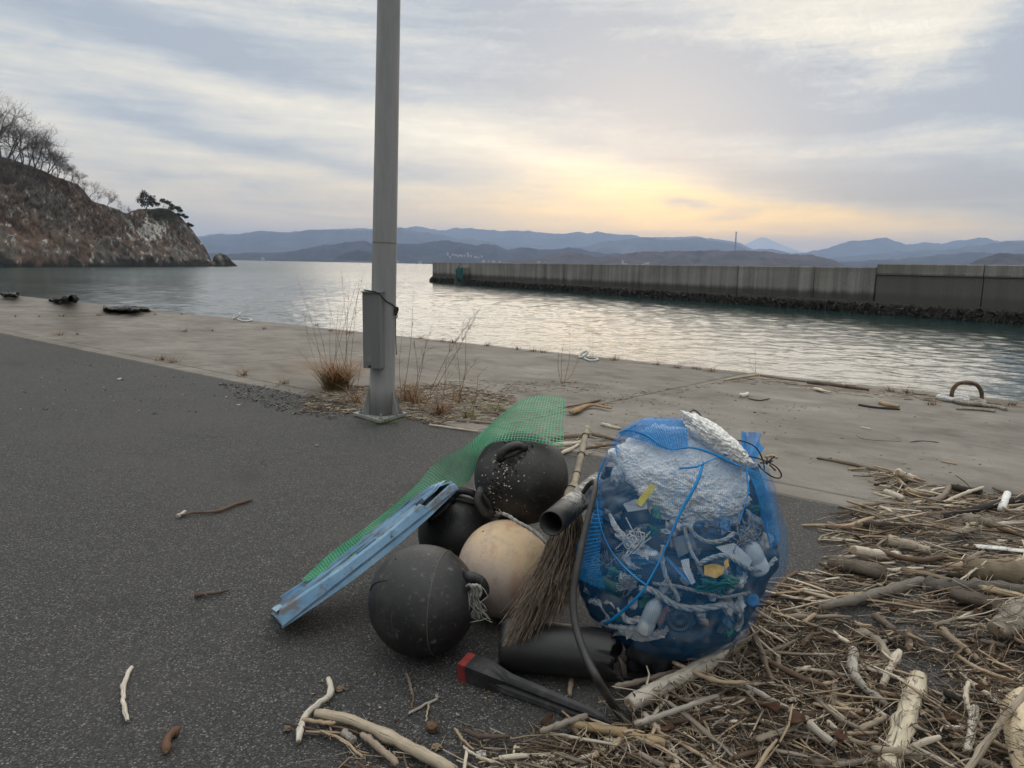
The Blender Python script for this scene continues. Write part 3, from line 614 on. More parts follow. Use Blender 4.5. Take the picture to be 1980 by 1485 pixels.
for _ in range(40):
    LEAN = (lo+hi)/2; h = 4.0
    for _k in range(6):
        X_, Y_, d_ = PX(pole_at(h)); h += (Y_-0)*d_/FPX
    if X_ < 752: lo = LEAN
    else: hi = LEAN
hs = [.02, .3, .305, 1.2, 2.4, 2.405, 4, 8.2]; rr = [.122, .1205, .119, .114, .108, .1075, .1, .08]
m = MB(); m.tube([pole_at(h) for h in hs], rr, 32); m.build('shaft', M_GALV, pole)
sh_ = 2.0
for _k in range(8): sh_ += (PX(pole_at(sh_))[1]-470)*PX(pole_at(sh_))[2]/FPX
m = MB(); m.tube([pole_at(sh_-.006), pole_at(sh_+.006)], [np.interp(sh_, hs, rr)+.0012]*2, 32, cap=False); m.build('weld_seam', m_galv('weld_grey', (.15, .14, .13)), pole)
cor = [P(683, 804), P(735, 820), P(788, 804), P(741, 790)]
m = MB(); m.prism([c+np.array([0, 0, .006]) for c in cor], (0, 0, .026)); m.build('base_plate', M_GALV, pole, smooth=False)
pc = sum(cor)/4
for c in cor:
    q = pb + (c-pc)*.74 + np.array([0, 0, .03]); m = MB(); m.tube([q, q+np.array([0, 0, .022])], [.022, .022], 6); bo = m.build('anchor_nut', M_GALV, pole, smooth=False)
    m = MB(); m.tube([q, q+np.array([0, 0, .055])], [.011, .011], 8); m.build('anchor_bolt', M_GALV, bo, smooth=False)
for ang in (205, 335, 115, 25):
    d = np.array([math.cos(math.radians(ang)), math.sin(math.radians(ang)), 0]); s = np.array([-d[1], d[0], 0])*.006
    q0 = pb + np.array([0, 0, .032]); m = MB(); m.prism([q0+d*.11-s, q0+d*.185-s, q0+d*.185-s+np.array([0, 0, .03]), q0+d*.122-s+np.array([0, 0, .26]), q0+d*.11-s+np.array([0, 0, .26])], s*2); m.build('gusset', M_GALV, pole, smooth=False)
fd = np.array([-.16, -.987, 0]); sd = np.array([.987, -.16, 0])            # the box faces the camera, a touch to the left
bt, bb = D(719, 566, 6.55)[2], D(719, 716, 6.55)[2]; hb = bt-bb; bc = pole_at((bt+bb)/2-pb[2]) + fd*.155 - sd*.035
FM = np.stack([sd, -fd, [0, 0, 1]], 1)
m = MB(); m.box(bc, .165, .13, hb, FM)
bxo = m.build('box_body', M_BOXP, pole, smooth=False)
m = MB(); m.box(bc+np.array([0, 0, hb/2+.006]) + fd*.008, .182, .155, .01, FM); m.build('box_lid', M_BOXP, pole, smooth=False)
m = MB(); m.box(bc+fd*.0665+sd*-.035+np.array([0, 0, -hb/2+.085]), .062, .004, .055, FM); m.build('number_plate', m_galv('plate_grey', (.17, .17, .168), 6), bxo, smooth=False)
m = MB(); q = bc+fd*.065+sd*-.02+np.array([0, 0, -hb/2+.02]); m.tube([q, q+fd*.012], [.014, .012], 8); m.build('box_screw', M_BLACK, bxo)
m = MB(); q = bc+fd*.065+sd*.06; m.box(q, .008, .006, hb*.98, FM); m.build('box_edge_fold', M_BOXP, bxo, smooth=False)
M_CORD = simple('dark_cord', (.025, .028, .028), .9)
m = MB(); ring = []
for k in range(26):
    a = math.radians(200 + k*13.5); hgt = bt - pb[2] - .02 - (.10*max(0, min(1, (k-4)/9)) if k < 13 else .10*max(0, 1-(k-13)/9)); c = pole_at(hgt); ring.append(c + np.array([math.cos(a), math.sin(a), 0])*.121)
ring = [bc+fd*.0-sd*.09+np.array([0, 0, hb/2+.02]), bc+fd*.07-sd*.03+np.array([0, 0, hb/2+.018]), bc+fd*.075+sd*.07+np.array([0, 0, hb/2+.0])] + [pole_at(bt-pb[2]-.06-.1*f) + np.array([math.cos(a), math.sin(a), 0])*.124 for f, a in ((.2, -1.2), (.5, -.7), (.9, -.2), (1.1, .2))] + [pole_at(bt-pb[2]-.1) + np.array([math.cos(a), math.sin(a), 0])*.124 for a in (.9, 1.7, 2.5, 3.2)] + [bc-sd*.1-fd*.05+np.array([0, 0, hb/2+.02])]
m.tube(spline(ring, 60), .006, 6)
kn = pole_at(bt-pb[2]-.165) + np.array([.122, -.03, 0])
for k in range(7): q = kn + RNG.normal(size=3)*.012; m.tube(spline([q, q+np.array([.012, -.01, .012]), q+np.array([.016, 0, -.02]), q+np.array([.0, -.01, -.03])], 8), .006, 5)
m.tube(spline([kn, kn+np.array([.012, -.01, -.05]), kn+np.array([.006, 0, -.075])], 8), .005, 5); m.tube(spline([kn, kn+np.array([-.002, -.012, -.2]), kn+np.array([.002, -.01, -.42])], 12), .004, 5)
tag(m.build('cord', M_CORD), 'dark cord tied round the pole and the top of its grey box, one end hanging', 'cord')

# ================================================================== BUOYS
def m_buoy(name, base, dust, dust_amt, spec_amt, white, rough=.48):
    m, t, b = newmat(name); co = objco(t)
    n1 = noise(t, co, 5, 6, .65); n2 = noise(t, co, 38, 5, .75); n3 = noise(t, co, 120, 3, .7); v = noise(t, mapping(t, co, (14, 14, 2.2), rot=(.3, .5, 0)), 2.4, 5, .7)
    c = mixc(t, (n1.ss(.42, .75)*dust_amt*.7).clamp(), base, dust); c = mixc(t, (v.ss(.6, .75)*dust_amt*.7).clamp(), c, tuple(x*1.5 for x in dust))
    c = mixc(t, (n2.ss(.58, .7)*spec_amt).clamp(), c, tuple(x*2.2 for x in dust)); c = mixc(t, (n3.ss(.66, .74)*white).clamp(), c, (.42, .41, .38))
    setp(t, b, color=c, rough=n1*.25+(rough-.12), spec=.5, normal=bump(t, n2*.6+n3*.3+v*.4, .3, .004)); return m
M_BU1 = m_buoy('buoy_black_rubbed', (.013, .013, .014), (.062, .06, .056), .75, .8, .5); M_BU2 = m_buoy('buoy_black_crusted', (.012, .012, .012), (.055, .049, .041), .95, .9, .7); M_BU3 = m_buoy('buoy_black_speckled', (.01, .01, .011), (.034, .033, .032), .6, .9, .6)
m, t, b = newmat('buoy_faded_orange'); co = objco(t); sp = t.nodes.new('ShaderNodeSeparateXYZ'); t.links.new(co, sp.inputs[0]); zz = Ex(t, sp.outputs[2])
n1 = noise(t, co, 6, 6, .65); n2 = noise(t, co, 70, 4, .7); n3 = noise(t, mapping(t, co, (9, 9, 2), rot=(.6, .3, 0)), 1.5, 4, .6); n4 = noise(t, co, 22, 5, .7)
c = mixc(t, (zz + (n1-.5)*.16 + Ex(t, sp.outputs[0])*.35).ss(.0, .15), (.47, .395, .34), (.58, .43, .27)); c = mixc(t, (n3.ss(.5, .66)*.6).clamp(), c, (.45, .24, .16)); c = mixc(t, (n4.ss(.45, .7)*.6).clamp(), c, (.34, .27, .23)); c = mixc(t, (n2.ss(.6, .75)*.4).clamp(), c, (.3, .24, .19))
setp(t, b, color=c, rough=.6, spec=.35, normal=bump(t, n2*.6+n4*.5, .5, .004)); M_CREAM = m
def seat_ball(x, y, rpx, dmin=1.6):
    for dep in np.arange(dmin, 4, .004):
        c = D(x, y, dep); r = rpx*dep/FPX
        if c[2]-gz(c[0], c[1]) <= r: return c, r
def hit(c, r, x, y):
    d = ray(x, y); d = d/np.linalg.norm(d); o = EYEP-c; bb_ = o@d; disc = bb_*bb_ - (o@o-r*r); return EYEP + d*(-bb_-math.sqrt(max(disc, 0)))
def lug(c, r, x, y, dx, dy, mat, root, span=.075, high=.05, thick=.014):
    p0 = hit(c, r, x, y); n = (p0-c)/np.linalg.norm(p0-c); tdir = RGT*dx - UPV*dy; tdir -= n*(n@tdir); tdir /= np.linalg.norm(tdir)
    pts = []
    for k in range(11):
        a = math.pi*k/10; pts.append(p0 + tdir*(-math.cos(a)*span*.5) + n*(math.sin(a)**.7*high - .012))
    m = MB(); m.tube(pts, [thick*(1.5 if k in (0, 10) else 1.15 if k in (1, 9) else 1) for k in range(11)], 9, flat=1.25); lg = m.build('lug', mat, root)
    m = MB(); s = np.cross(n, tdir); m.grid(ball(p0, [span*.72, thick*1.7, .014], 18, 10, axis=np.stack([tdir, s, n], 1)), wrap=True); m.build('lug_foot', mat, lg); return p0, n, tdir
def buoy(c, r, mat, label, group='round plastic fishing floats in the rubbish pile'):
    root = thing('fishing_float', c - np.array([0, 0, r]), label, 'fishing float', group); m = MB()
    m.grid(ball((0, 0, 0), (r, r, r), 64, 36, axis=frame([.8, .3, .5]), fn=lambda d: 1+fbm(d*1.7, 2, int(r*1e5) % 97)*.008), wrap=True)
    o = m.build('shell', mat, root); o.location = c; o.matrix_parent_inverse = Matrix.Translation([-q for q in root.location]); return root
C1, R1 = seat_ball(818, 1160, 105); C2, R2 = seat_ball(978, 1099, 93); C3 = D(1008, 923, 3.1); R3 = 91*3.1/FPX; C4, R4 = seat_ball(893, 1030, 84)
b1 = buoy(C1, R1, M_BU1, 'plain black float in front of the pile with one lug and a frayed rope end')
m = MB(); ax = frame(RGT*.97 - UPV*.05 - FWD*.2); a = np.linspace(0, 2*math.pi, 72, endpoint=False)
off = .075; rs = math.sqrt(R1*R1-off*off); m.tube(np.array([C1 + ax[:, 0]*off + (ax[:, 1]*math.cos(q)+ax[:, 2]*math.sin(q))*(rs+.0002) for q in np.append(a, a[0])]), .0022, 5, cap=False); m.build('mould_seam', m_buoy('seam_dust', (.075, .072, .066), (.10, .096, .086), .8, .5, .4), b1)
lug(C1, R1, 915, 1136, 1, .25, M_BU1, b1, .085, .05, .016)
m = MB(); s0 = hit(C1, R1, 722, 1132); cr_ = [hit(C1, R1, x, y)*1.0 for x, y in ((716, 1142), (722, 1130), (734, 1124), (748, 1122))]; m.tube(spline([q + (C1-q)*-.004 for q in cr_], 12), .0022, 5); m.build('scar', M_BLACK, b1)
b2 = buoy(C2, R2, M_CREAM, 'faded cream and orange float wedged among the black ones')
b3 = buoy(C3, R3, M_BU2, 'black float with two lugs and white barnacle specks on top of the pile')
lug(C3, R3, 988, 872, .9, -.45, M_BU2, b3, .085, .04, .0175); lug(C3, R3, 941, 972, .45, .9, M_BU2, b3, .088, .045, .018)
M_BARN = simple('barnacle_white', (.42, .41, .37), .9, .4, 60)
m = MB(); rg = np.random.default_rng(5)
for k in range(130):
    if k < 90: x, y = (988, 876) + (np.array((941, 978))-np.array((988, 876)))*rg.uniform(-.1, 1) + rg.normal(size=2)*[17, 13]
    else: x, y = rg.uniform(930, 1085), rg.uniform(865, 990)
    if math.hypot(x-1008, y-923) > 84: continue
    q = hit(C3, R3, x, y); n = (q-C3)/R3; s = rg.uniform(.0012, .0042)*(1.25 if k < 90 else .6)
    m.grid(ball(q, [s, s, s*.5], 7, 4, axis=frame(n)[:, [1, 2, 0]], fn=lambda d: 1+.3*vnoise(d*2, k)), wrap=True)
m.build('barnacle_specks', M_BARN, b3, kind='stuff')
m = MB()                                                   # rough brown growth between the lugs
for k in range(420):
    x, y = (995, 870) + (np.array((938, 985))-np.array((995, 870)))*rg.uniform(-.12, 1.1) + rg.normal(size=2)*[11, 9]
    if math.hypot(x-1008, y-923) > 87: continue
    q = hit(C3, R3, x, y); v = q + rg.normal(size=(4, 3))*.005; m.add(v, [(0, 1, 2), (0, 2, 3), (0, 3, 1)])
m.build('crust', simple('brown_growth', (.04, .033, .026), .95, .6, 80), b3, smooth=False, kind='stuff')
b4 = buoy(C4, R4, M_BU3, 'dark speckled float at the back of the pile, half hidden under the blue lid')
lug(C4, R4, 902, 966, 1, .35, M_BU3, b4, .12, .06, .014); lug(C4, R4, 852, 985, .6, -.8, M_BU3, b4, .11, .05, .014)
M_ROPE = simple('weathered_rope', (.27, .265, .24), .95, .4, 60, .6, .003); M_ROPEW = simple('white_rope', (.5, .5, .49), .95, .3, 60, .6, .003)
def rope(pts, r, mat, name=None, label=None, cat='rope', strands=3, pitch=4.5, n=None, root=None, build=True, m=None):
    p = np.asarray(pts, float); L = np.linalg.norm(np.diff(p, axis=0), axis=1).sum(); n = n or int(min(220, max(24, L/(r*1.0)))); c = spline(p, n); m = m or MB()
    t = np.gradient(c, axis=0); t /= np.linalg.norm(t, axis=1)[:, None]+1e-9; a = np.cross(t, [.13, .2, .97]); a /= np.linalg.norm(a, axis=1)[:, None]+1e-9; b_ = np.cross(t, a); l = np.linspace(0, L, n)
    for k in range(strands):
        ph = l/(r*pitch)*2*math.pi/2 + 2*math.pi*k/strands
        m.tube(c + r*.52*(np.cos(ph)[:, None]*a + np.sin(ph)[:, None]*b_), r*.56, 5, cap=True)
    if not build: return m
    o = m.build(name or 'rope', mat, root)
    if label: tag(o, label, cat)
    return o
q = hit(C1, R1, 915, 1136) - FWD*.05                       # frayed rope end on the front float's lug
m = MB()
for k in range(26):
    a = q + RNG.normal(size=3)*.012; m.tube(spline([a, a+np.array([RNG.normal()*.014, -.005, -.04]), a+np.array([RNG.normal()*.02+.008, 0, -.075]), a+np.array([RNG.normal()*.022+.01, 0, -.095])], 7), .0022, 4, cap=False)
for k in range(3): a = q + np.array([-.02+.012*k, -.004, .02]); m.tube(spline([a, a+np.array([.012, -.012, .012]), a+np.array([.026, -.004, -.012]), a+np.array([.02, 0, -.04])], 9), .0055, 6)
tag(m.build('frayed_rope', M_ROPE), 'frayed rope end hanging from the lug of the front black float', 'rope')
pts = [D(972, 993, 2.80), D(984, 998, 2.79), D(1000, 1009, 2.765), D(1020, 1020, 2.76), D(1042, 1036, 2.75), D(1056, 1050, 2.74), D(1066, 1062, 2.73)]
o = rope(pts, .0075, M_ROPE, build=False)
for k in range(14): a = pts[0]; o.tube([a, a + np.array([-.02+RNG.normal()*.01, RNG.normal()*.01, .004+RNG.normal()*.009])], .0018, 3)
tag(o.build('rope', M_ROPE), 'frayed grey rope lying over the top of the cream float', 'rope')

# ================================================================== BLUE LID, GREEN MESH SHEET
def m_lid():
    m, t, b = newmat('faded_blue_plastic'); co = objco(t); n1 = noise(t, co, 9, 6, .7); n2 = noise(t, co, 55, 5, .75); n3 = noise(t, co, 3.5, 4, .6)
    c = mixc(t, n3.ss(.35, .65), (.12, .25, .40), (.235, .40, .56)); c = mixc(t, (n1.ss(.47, .64)*.85).clamp(), c, (.15, .122, .092)); c = mixc(t, (n2.ss(.6, .68)*.9).clamp(), c, (.03, .028, .026))
    setp(t, b, color=c, rough=.6, normal=bump(t, n2, .3, .002)); return m
M_LID = m_lid(); M_LIDM = simple('muddy_blue_plastic', (.24, .36, .46), .8, .2, 30, .4, .003, (.10, .075, .052), .9, 7); M_LIDD = simple('dull_blue_plastic', (.06, .11, .17), .6, .4, 20, .2, .002, (.04, .04, .04), .5, 9)
LA0 = P(549, 1211, .065); LA1 = D(886, 944, 3.02)
la = LA1-LA0; LL = np.linalg.norm(la); la /= LL; LW = .27
e1 = np.cross(la, [0, 0, 1.0]); e1 /= np.linalg.norm(e1); e2 = np.cross(e1, la); mid_ = LA0 + la*LL*.45; m0 = PX(mid_); ldir = np.array(PX(LA1)[:2])-np.array(PX(LA0)[:2]); ldir /= np.linalg.norm(ldir); best = None
for k in range(720):                                        # turn the lid about its long edge until it is seen as narrow as in the photo
    ph = k*math.pi/360; w_ = e1*math.cos(ph) + e2*math.sin(ph); q = PX(mid_ + w_*LW)
    if q[2] < m0[2]: continue
    o_ = np.array(q[:2])-np.array(m0[:2]); side_ = o_[0]*ldir[1]-o_[1]*ldir[0]
    if best is None or abs(side_-14) < best[0]: best = (abs(side_-14), w_)
lw = best[1]; ln = np.cross(la, lw)
if ln[2] < 0: ln = -ln
LF = np.stack([la, lw, ln], 1)
def LP(s, w, h): return LA0 + la*(s*LL) + lw*(w*LW) + ln*(h*.8 - .026*4*s*(1-s))
lid = thing('crate_lid', LP(.5, .5, 0), 'faded light blue plastic crate lid leaning on the floats, muddy on top', 'crate lid')
def lbox(s0, s1, w0, w1, h0, h1, name, mat, root=None, tw=0):
    m = MB(); v = [LP(s, w, h) for s in (s0, s1) for w in (w0, w1) for h in (h0, h1)]; m.add(v, [(0, 1, 3, 2), (4, 6, 7, 5), (0, 4, 5, 1), (2, 3, 7, 6), (0, 2, 6, 4), (1, 5, 7, 3)]); return m.build(name, mat, root or lid, smooth=False)
m = MB(); g = [[LP(s, w, .071 + .0022*math.sin(s*61) + .002*math.sin(w*25)) for w in np.linspace(.05, .99, 14)] for s in np.linspace(.01, .99, 60)]; m.grid(g); m.grid([[LP(s, w, .002) for w in (.98, .02)] for s in (.01, .99)]); m.build('top_panel', M_LIDM, lid)
prof = [(.0, -.004), (.0, .07), (.02, .08), (.06, .08), (.09, .074), (.09, .010)]
m = MB(); ss = [.0, .03, .35, .6, .80, .815, .97, 1.0]; hh_ = [.55, 1, 1, 1, 1, .62, .58, .4]
m.grid([[LP(s, w, h*k if h > .02 else h) for w, h in prof] for s, k in zip(ss, hh_)]); m.add([LP(0, w, h*.55 if h > .02 else h) for w, h in prof], [tuple(range(6))]); m.build('front_rim', M_LID, lid, smooth=False)
lbox(-.01, .99, -.012, -.001, -.004, .004, 'rim_flange', M_LIDD)
lbox(.02, .98, .975, 1.0, .005, .075, 'back_rim', M_LID)
for s0, s1, h, mt in ((.07, .21, .05, M_LID), (.27, .38, .036, M_LIDD), (.50, .60, .05, M_LIDD), (.60, .65, .052, M_LID), (.72, .84, .048, M_LIDD)):
    lbox(s0, s1, .90, .995, .07, h + .05, 'hinge_tab', mt)
lbox(.44, .55, .3, .36, .07, .083, 'stop_rib', M_LID); lbox(.79, .83, .05, .14, .07, .093, 'stop_rib', M_LIDD)
for w in (.2, .45, .7): lbox(.05, .95, w, w+.05, .07, .079, 'rib', M_LID)
lbox(-.004, .02, .02, .98, .004, .05, 'end_rim', M_LID); lbox(.98, 1.0, .05, .98, .004, .05, 'end_rim', M_LID)
m, t, b = newmat('green_plastic_net'); co = objco(t); n1 = noise(t, co, 6, 5, .6); c = mixc(t, n1.ss(.35, .65), (.05, .33, .17), (.14, .48, .28))
tl = node(t, 'ShaderNodeBsdfTranslucent', Color=c); setp(t, b, color=c, rough=.45); mxs = node(t, 'ShaderNodeMixShader', Fac=.3); t.links.new(b.outputs[0], mxs.inputs[1]); t.links.new(tl.outputs[0], mxs.inputs[2]); t.links.new(mxs.outputs[0], t.nodes['Material Output'].inputs[0]); M_GREEN = m
left = [(583, 1121, 2.94), (642, 1067, 3.06), (692, 1031, 3.14), (735, 997, 3.24), (773, 966, 3.3), (808, 934, 3.36), (844, 895, 3.36), (900, 862, 3.2), (945, 822, 3.24), (985, 788, 3.27), (1015, 770, 3.3), (1045, 766, 3.3), (1070, 768, 3.3), (1093, 772, 3.3)]
right = [(594, 1124, 2.84), (655, 1089, 2.94), (712, 1055, 3.03), (768, 1020, 3.12), (812, 993, 3.2), (858, 966, 3.26), (893, 941, 3.24), (914, 915, 3.14), (925, 880, 3.05), (950, 859, 2.98), (990, 853, 2.95), (1020, 853, 2.95), (1055, 857, 2.96), (1089, 862, 2.98)]
nl, nt_ = 118, 28; Lc = spline([D(*q) for q in left], nl*3); Rc = spline([D(*q) for q in right], nl*3)
def resamp(c, n):
    l = np.concatenate([[0], np.cumsum(np.linalg.norm(np.diff(c, axis=0), axis=1))]); u = np.linspace(0, l[-1], n); return np.stack([np.interp(u, l, c[:, k]) for k in range(3)], 1)
G = []
Mc = (Lc+Rc)/2; lm = np.concatenate([[0], np.cumsum(np.linalg.norm(np.diff(Mc, axis=0), axis=1))]); um = np.interp(np.linspace(0, lm[-1], nl), lm, np.arange(len(lm)))
for i in range(nl):
    a = np.array([np.interp(um[i], np.arange(len(Lc)), Lc[:, k]) for k in range(3)]); c_ = np.array([np.interp(um[i], np.arange(len(Rc)), Rc[:, k]) for k in range(3)]); f = i/(nl-1); row = []
    for j in range(nt_):
        w = j/(nt_-1); q = a + (c_-a)*w; q = q + np.array([0, 0, 1])*math.sin(w*math.pi)*.02*f + UPV*.006*math.sin(w*9+f*14)*f; row.append(q)
    G.append(row)
v, f = netmesh(G, .22); net = bigmesh('green_mesh_sheet', v, f, M_GREEN, smooth=False)
sol = net.modifiers.new('thick', 'SOLIDIFY'); sol.thickness = .0016
tag(net, 'green plastic mesh sheet draped from the top float down along the blue lid', 'mesh sheet')

# ================================================================== BROOM, PIPE, HOSE, TROUGH, STAKE
M_BAMB = simple('dry_bamboo', (.36, .30, .22), .6, .25, 18, .3, .003, (.16, .13, .1), .6, 6); M_BRIS = simple('broom_twigs', (.15, .115, .085), .9, .35, 40)
bt0, bn = D(1136, 826, 3.25), D(1107, 950, 2.98)
br = thing('bamboo_broom', D(1040, 1200, 2.45), 'worn twig broom with a split bamboo handle standing head down in the pile', 'broom')
hd = bt0-bn; m = MB(); N = 34; pts = [bn - hd*.12 + hd*1.12*k/(N-1) for k in range(N)]; m.tube(pts, [.0155 - .003*k/N + (.0022 if k % 8 == 2 else 0) for k in range(N)], 12); ho = m.build('handle', M_BAMB, br)
for k in range(3):
    c = bn + hd*(.26+.3*k); m = MB(); m.tube([c-hd*.004, c+hd*.004], [.0178, .0178], 12); m.build('node_ring', M_BRIS, ho)
m = MB(); side = np.cross(hd/np.linalg.norm(hd), FWD); side /= np.linalg.norm(side); m.tube([bn+hd*.5-FWD*.014, bn+hd*.98-FWD*.0125], .0016, 4); m.build('split', M_BLACK, ho)
m = MB(); 
for k in range(30):
    a = 2*math.pi*k/30; off = (side*math.cos(a) + np.cross(side, hd/np.linalg.norm(hd))*math.sin(a)); m.tube([bn+hd*.10+off*.012, bn+hd*.0+off*.026, bn-hd*.25+off*.034], .0036, 5)
m.build('binding_twigs', M_BAMB, br)
m = MB(); c = bn + hd*.0; m.tube([c + (side*math.cos(a)+np.cross(side, hd/np.linalg.norm(hd))*math.sin(a))*.032 - FWD*.0 + hd*.02*math.cos(a) for a in np.linspace(0, 6.4, 30)], .0028, 5); m.build('wire', simple('rusty_wire', (.05, .035, .028), .8), br)
m = MB(); rg = np.random.default_rng(8)
for k in range(620):
    a = rg.uniform(0, 2*math.pi); rr_ = rg.uniform(0, 1)**.5; o0 = bn - hd*.05 + (side*math.cos(a)*.028 - FWD*math.sin(a)*.025)*rr_
    u = rg.uniform(0, 1); e = D(978 + 132*u + rg.normal()*9, 1252 - 92*u**1.3 - 70*rg.random()**2.2, 2.36 + .22*u + rg.normal()*.03); mid = o0 + (e-o0)*.5 + side*rg.normal()*.018 + np.array([0, 0, -.01]) - FWD*rg.uniform(0, .03) + RGT*.025
    n_ = 8; p_ = spline([o0, mid, e], n_) + rg.normal(size=(n_, 3))*.0028; m.tube(p_, np.linspace(.0021, .0009, n_), 3, cap=False)
    if rg.random() < .7:
        i = rg.integers(3, 6); q = p_[i]; d_ = (p_[-1]-q)*rg.uniform(.4, .8) + rg.normal(size=3)*.022; m.tube([q, q+d_*.5+rg.normal(size=3)*.003, q+d_], [.0014, .001, .0007], 3, cap=False)
m.build('bristles', M_BRIS, br, kind='stuff')
m, t, b = newmat('scuffed_black_pipe'); co = objco(t); n1 = noise(t, co, 26, 6, .75, .6); n2 = noise(t, co, 9, 3, .6)
sp = t.nodes.new('ShaderNodeAttribute'); sp.attribute_name = 'tone'; c = mixc(t, (n1.ss(.47, .56)*nt_sep(t, sp.outputs['Color'])).clamp(), (.018, .018, .018), (.36, .36, .35)); setp(t, b, color=c, rough=.5, normal=bump(t, n1, .3, .003)); M_PIPE = m
pa, pe = D(1066, 1012, 2.5), D(1165, 926, 3.05); pr = .045; pd = (pe-pa)/np.linalg.norm(pe-pa); F_ = frame(pd)
m = MB(); rings = []; tn = []
for s, r_, k in ((.14, pr*.86, 0), (0, pr*.86, 0), (0, pr*.9, 0), (-.002, pr*.93, 0), (0, pr, .0), (.06, pr, .0), (.13, pr, .25), (.2, pr, 1), (.28, pr, 1), (.36, pr*.97, 1), (.45, pr*.95, 1), (.56, pr*.94, .5)):
    rings.append([pa + pd*s + r_*(math.cos(a)*F_[:, 1] + math.sin(a)*F_[:, 2]) for a in np.linspace(0, 2*math.pi, 32, endpoint=False)]); tn += [[k, k, k]]*32
m.grid(rings, tone=np.array(tn), wrap=True); n_ = 32; m.add([pa+pd*.14+pr*.86*(math.cos(a)*F_[:, 1] + math.sin(a)*F_[:, 2]) for a in np.linspace(0, 2*math.pi, 32, endpoint=False)], [tuple(range(32))], tone=(0, 0, 0)); tag(m.build('black_pipe', M_PIPE), 'short black plastic pipe with white scuffs, its open end facing us, across the broom', 'pipe')
hz_ = [(1128, 952, 2.62), (1138, 938, 2.56), (1150, 931, 2.5), (1151, 945, 2.44), (1141, 985, 2.38), (1128, 1040, 2.33), (1117, 1095, 2.29), (1109, 1150, 2.26), (1112, 1205, 2.22), (1130, 1262, 2.16), (1158, 1318, 2.09)]
hp = [D(*q) for q in hz_] + [P(1192, 1372, .03), P(1229, 1416, .008)]
m = MB(); m.tube(spline(hp, 90), np.linspace(.0085, .0135, 90), 10); o = m.build('rubber_hose', simple('worn_black_rubber', (.022, .021, .02), .5, .3, 20, .3, .002, (.07, .06, .05), .55, 12)); tag(o, 'black rubber hose bent down in front of the blue net bag', 'hose')
m = MB(); ca, cb = P(972, 1244, .088), P(1214, 1270, .088); cd = cb-ca; cl = np.linalg.norm(cd); cd /= cl; F_ = frame(cd); rg = np.random.default_rng(2); rings = []
th_ = np.linspace(0, 2*math.pi, 44, endpoint=False); jag = .03*np.abs(np.sin(th_*1.5+.4)) + .018*rg.random(44) + .05*(np.sin(th_-.7) > .6)*rg.random(44)
for s, k in ((-.02, .25), (-.016, .55), (-.006, .82), (.012, .95), (.04, 1), (.2, 1), (.35, 1.0), (.7, .98), (.86, .97)):
    rings.append([ca + cd*s*cl + .088*k*(math.cos(a)*F_[:, 1] + math.sin(a)*F_[:, 2]) for a in th_])
rings.append([ca + cd*(cl - jag[i]*1.2) + .088*.97*(math.cos(a)*F_[:, 1] + math.sin(a)*F_[:, 2]) for i, a in enumerate(th_)]); rings.append([ca + cd*(cl - jag[i]*1.2) + .088*.92*(math.cos(a)*F_[:, 1] + math.sin(a)*F_[:, 2]) for i, a in enumerate(th_)]); rings.append([ca + cd*(cl*.5) + .088*.9*(math.cos(a)*F_[:, 1] + math.sin(a)*F_[:, 2]) for a in th_])
m.grid(rings, wrap=True); tag(m.build('broken_float', m_buoy('smooth_black_plastic', (.013, .013, .014), (.03, .029, .028), .6, .3, .2, .42)), 'long black plastic float lying under the bag with one end torn open', 'broken float')
m = MB(); fl_ = [(1196, 1268), (1215, 1285), (1228, 1301), (1243, 1289), (1262, 1284), (1285, 1292), (1296, 1303), (1288, 1312), (1240, 1316), (1205, 1310)]; top_ = [P(x, y, .006 + .006*math.sin(i*1.1)**2) for i, (x, y) in enumerate(fl_)]; m.prism(top_, (0, 0, -.005)); tag(m.build('plastic_scrap', M_BLACK, smooth=False), 'torn flap of black plastic on the asphalt at the foot of the bag', 'plastic scrap')
sa, sb = P(896, 1288, .034), P(1181, 1399, .017); sdv = sb-sa; sl = np.linalg.norm(sdv); sdv /= sl; F_ = frame(sdv); ro_ = math.radians(8); Fy, Fz = F_[:, 1]*math.cos(ro_)+F_[:, 2]*math.sin(ro_), -F_[:, 1]*math.sin(ro_)+F_[:, 2]*math.cos(ro_)
def sring(s, h, gr):
    o = []
    for k in range(16):
        sidx, f = divmod(k, 4); f = f/4; cs = [(-1, -1), (1, -1), (1, 1), (-1, 1)]; a, b_ = np.array(cs[sidx], float), np.array(cs[(sidx+1) % 4], float); q = a + (b_-a)*f; 
        if k % 4 == 2: q = q*(1-gr)
        elif k % 4 in (1, 3): q = q*(1-gr*.35)
        o.append(sa + sdv*s*sl + (Fy*q[0] + Fz*q[1])*h)
    return o
stk = thing('marker_stake', sa*.5+sb*.5-np.array([0, 0, .02]), 'black plastic stake with a red painted head lying on the asphalt', 'stake')
M_STK = simple('black_stake_plastic', (.018, .018, .02), .5, .35, 22, .4, .003, (.075, .075, .075), .55, 14); M_RED = simple('worn_red_paint', (.20, .022, .018), .6, .35, 25, .3, .002, (.05, .03, .03), .6, 18)
m = MB(); m.grid([sring(.055, .034, 0), sring(.19, .034, 0), sring(.27, .028, .15), sring(.33, .0235, .7), sring(.62, .020, .75), sring(.86, .017, .7), sring(.93, .014, .3), sring(1.0, .003, 0)], wrap=True); m.build('shaft', M_STK, stk, smooth=False)
m = MB(); m.grid([sring(-.002, .029, 0), sring(.0, .0335, 0), sring(.056, .0345, 0)], wrap=True); m.add(sring(-.002, .029, 0), [tuple(range(16))[::-1]]); m.build('painted_head', M_RED, stk, smooth=False)

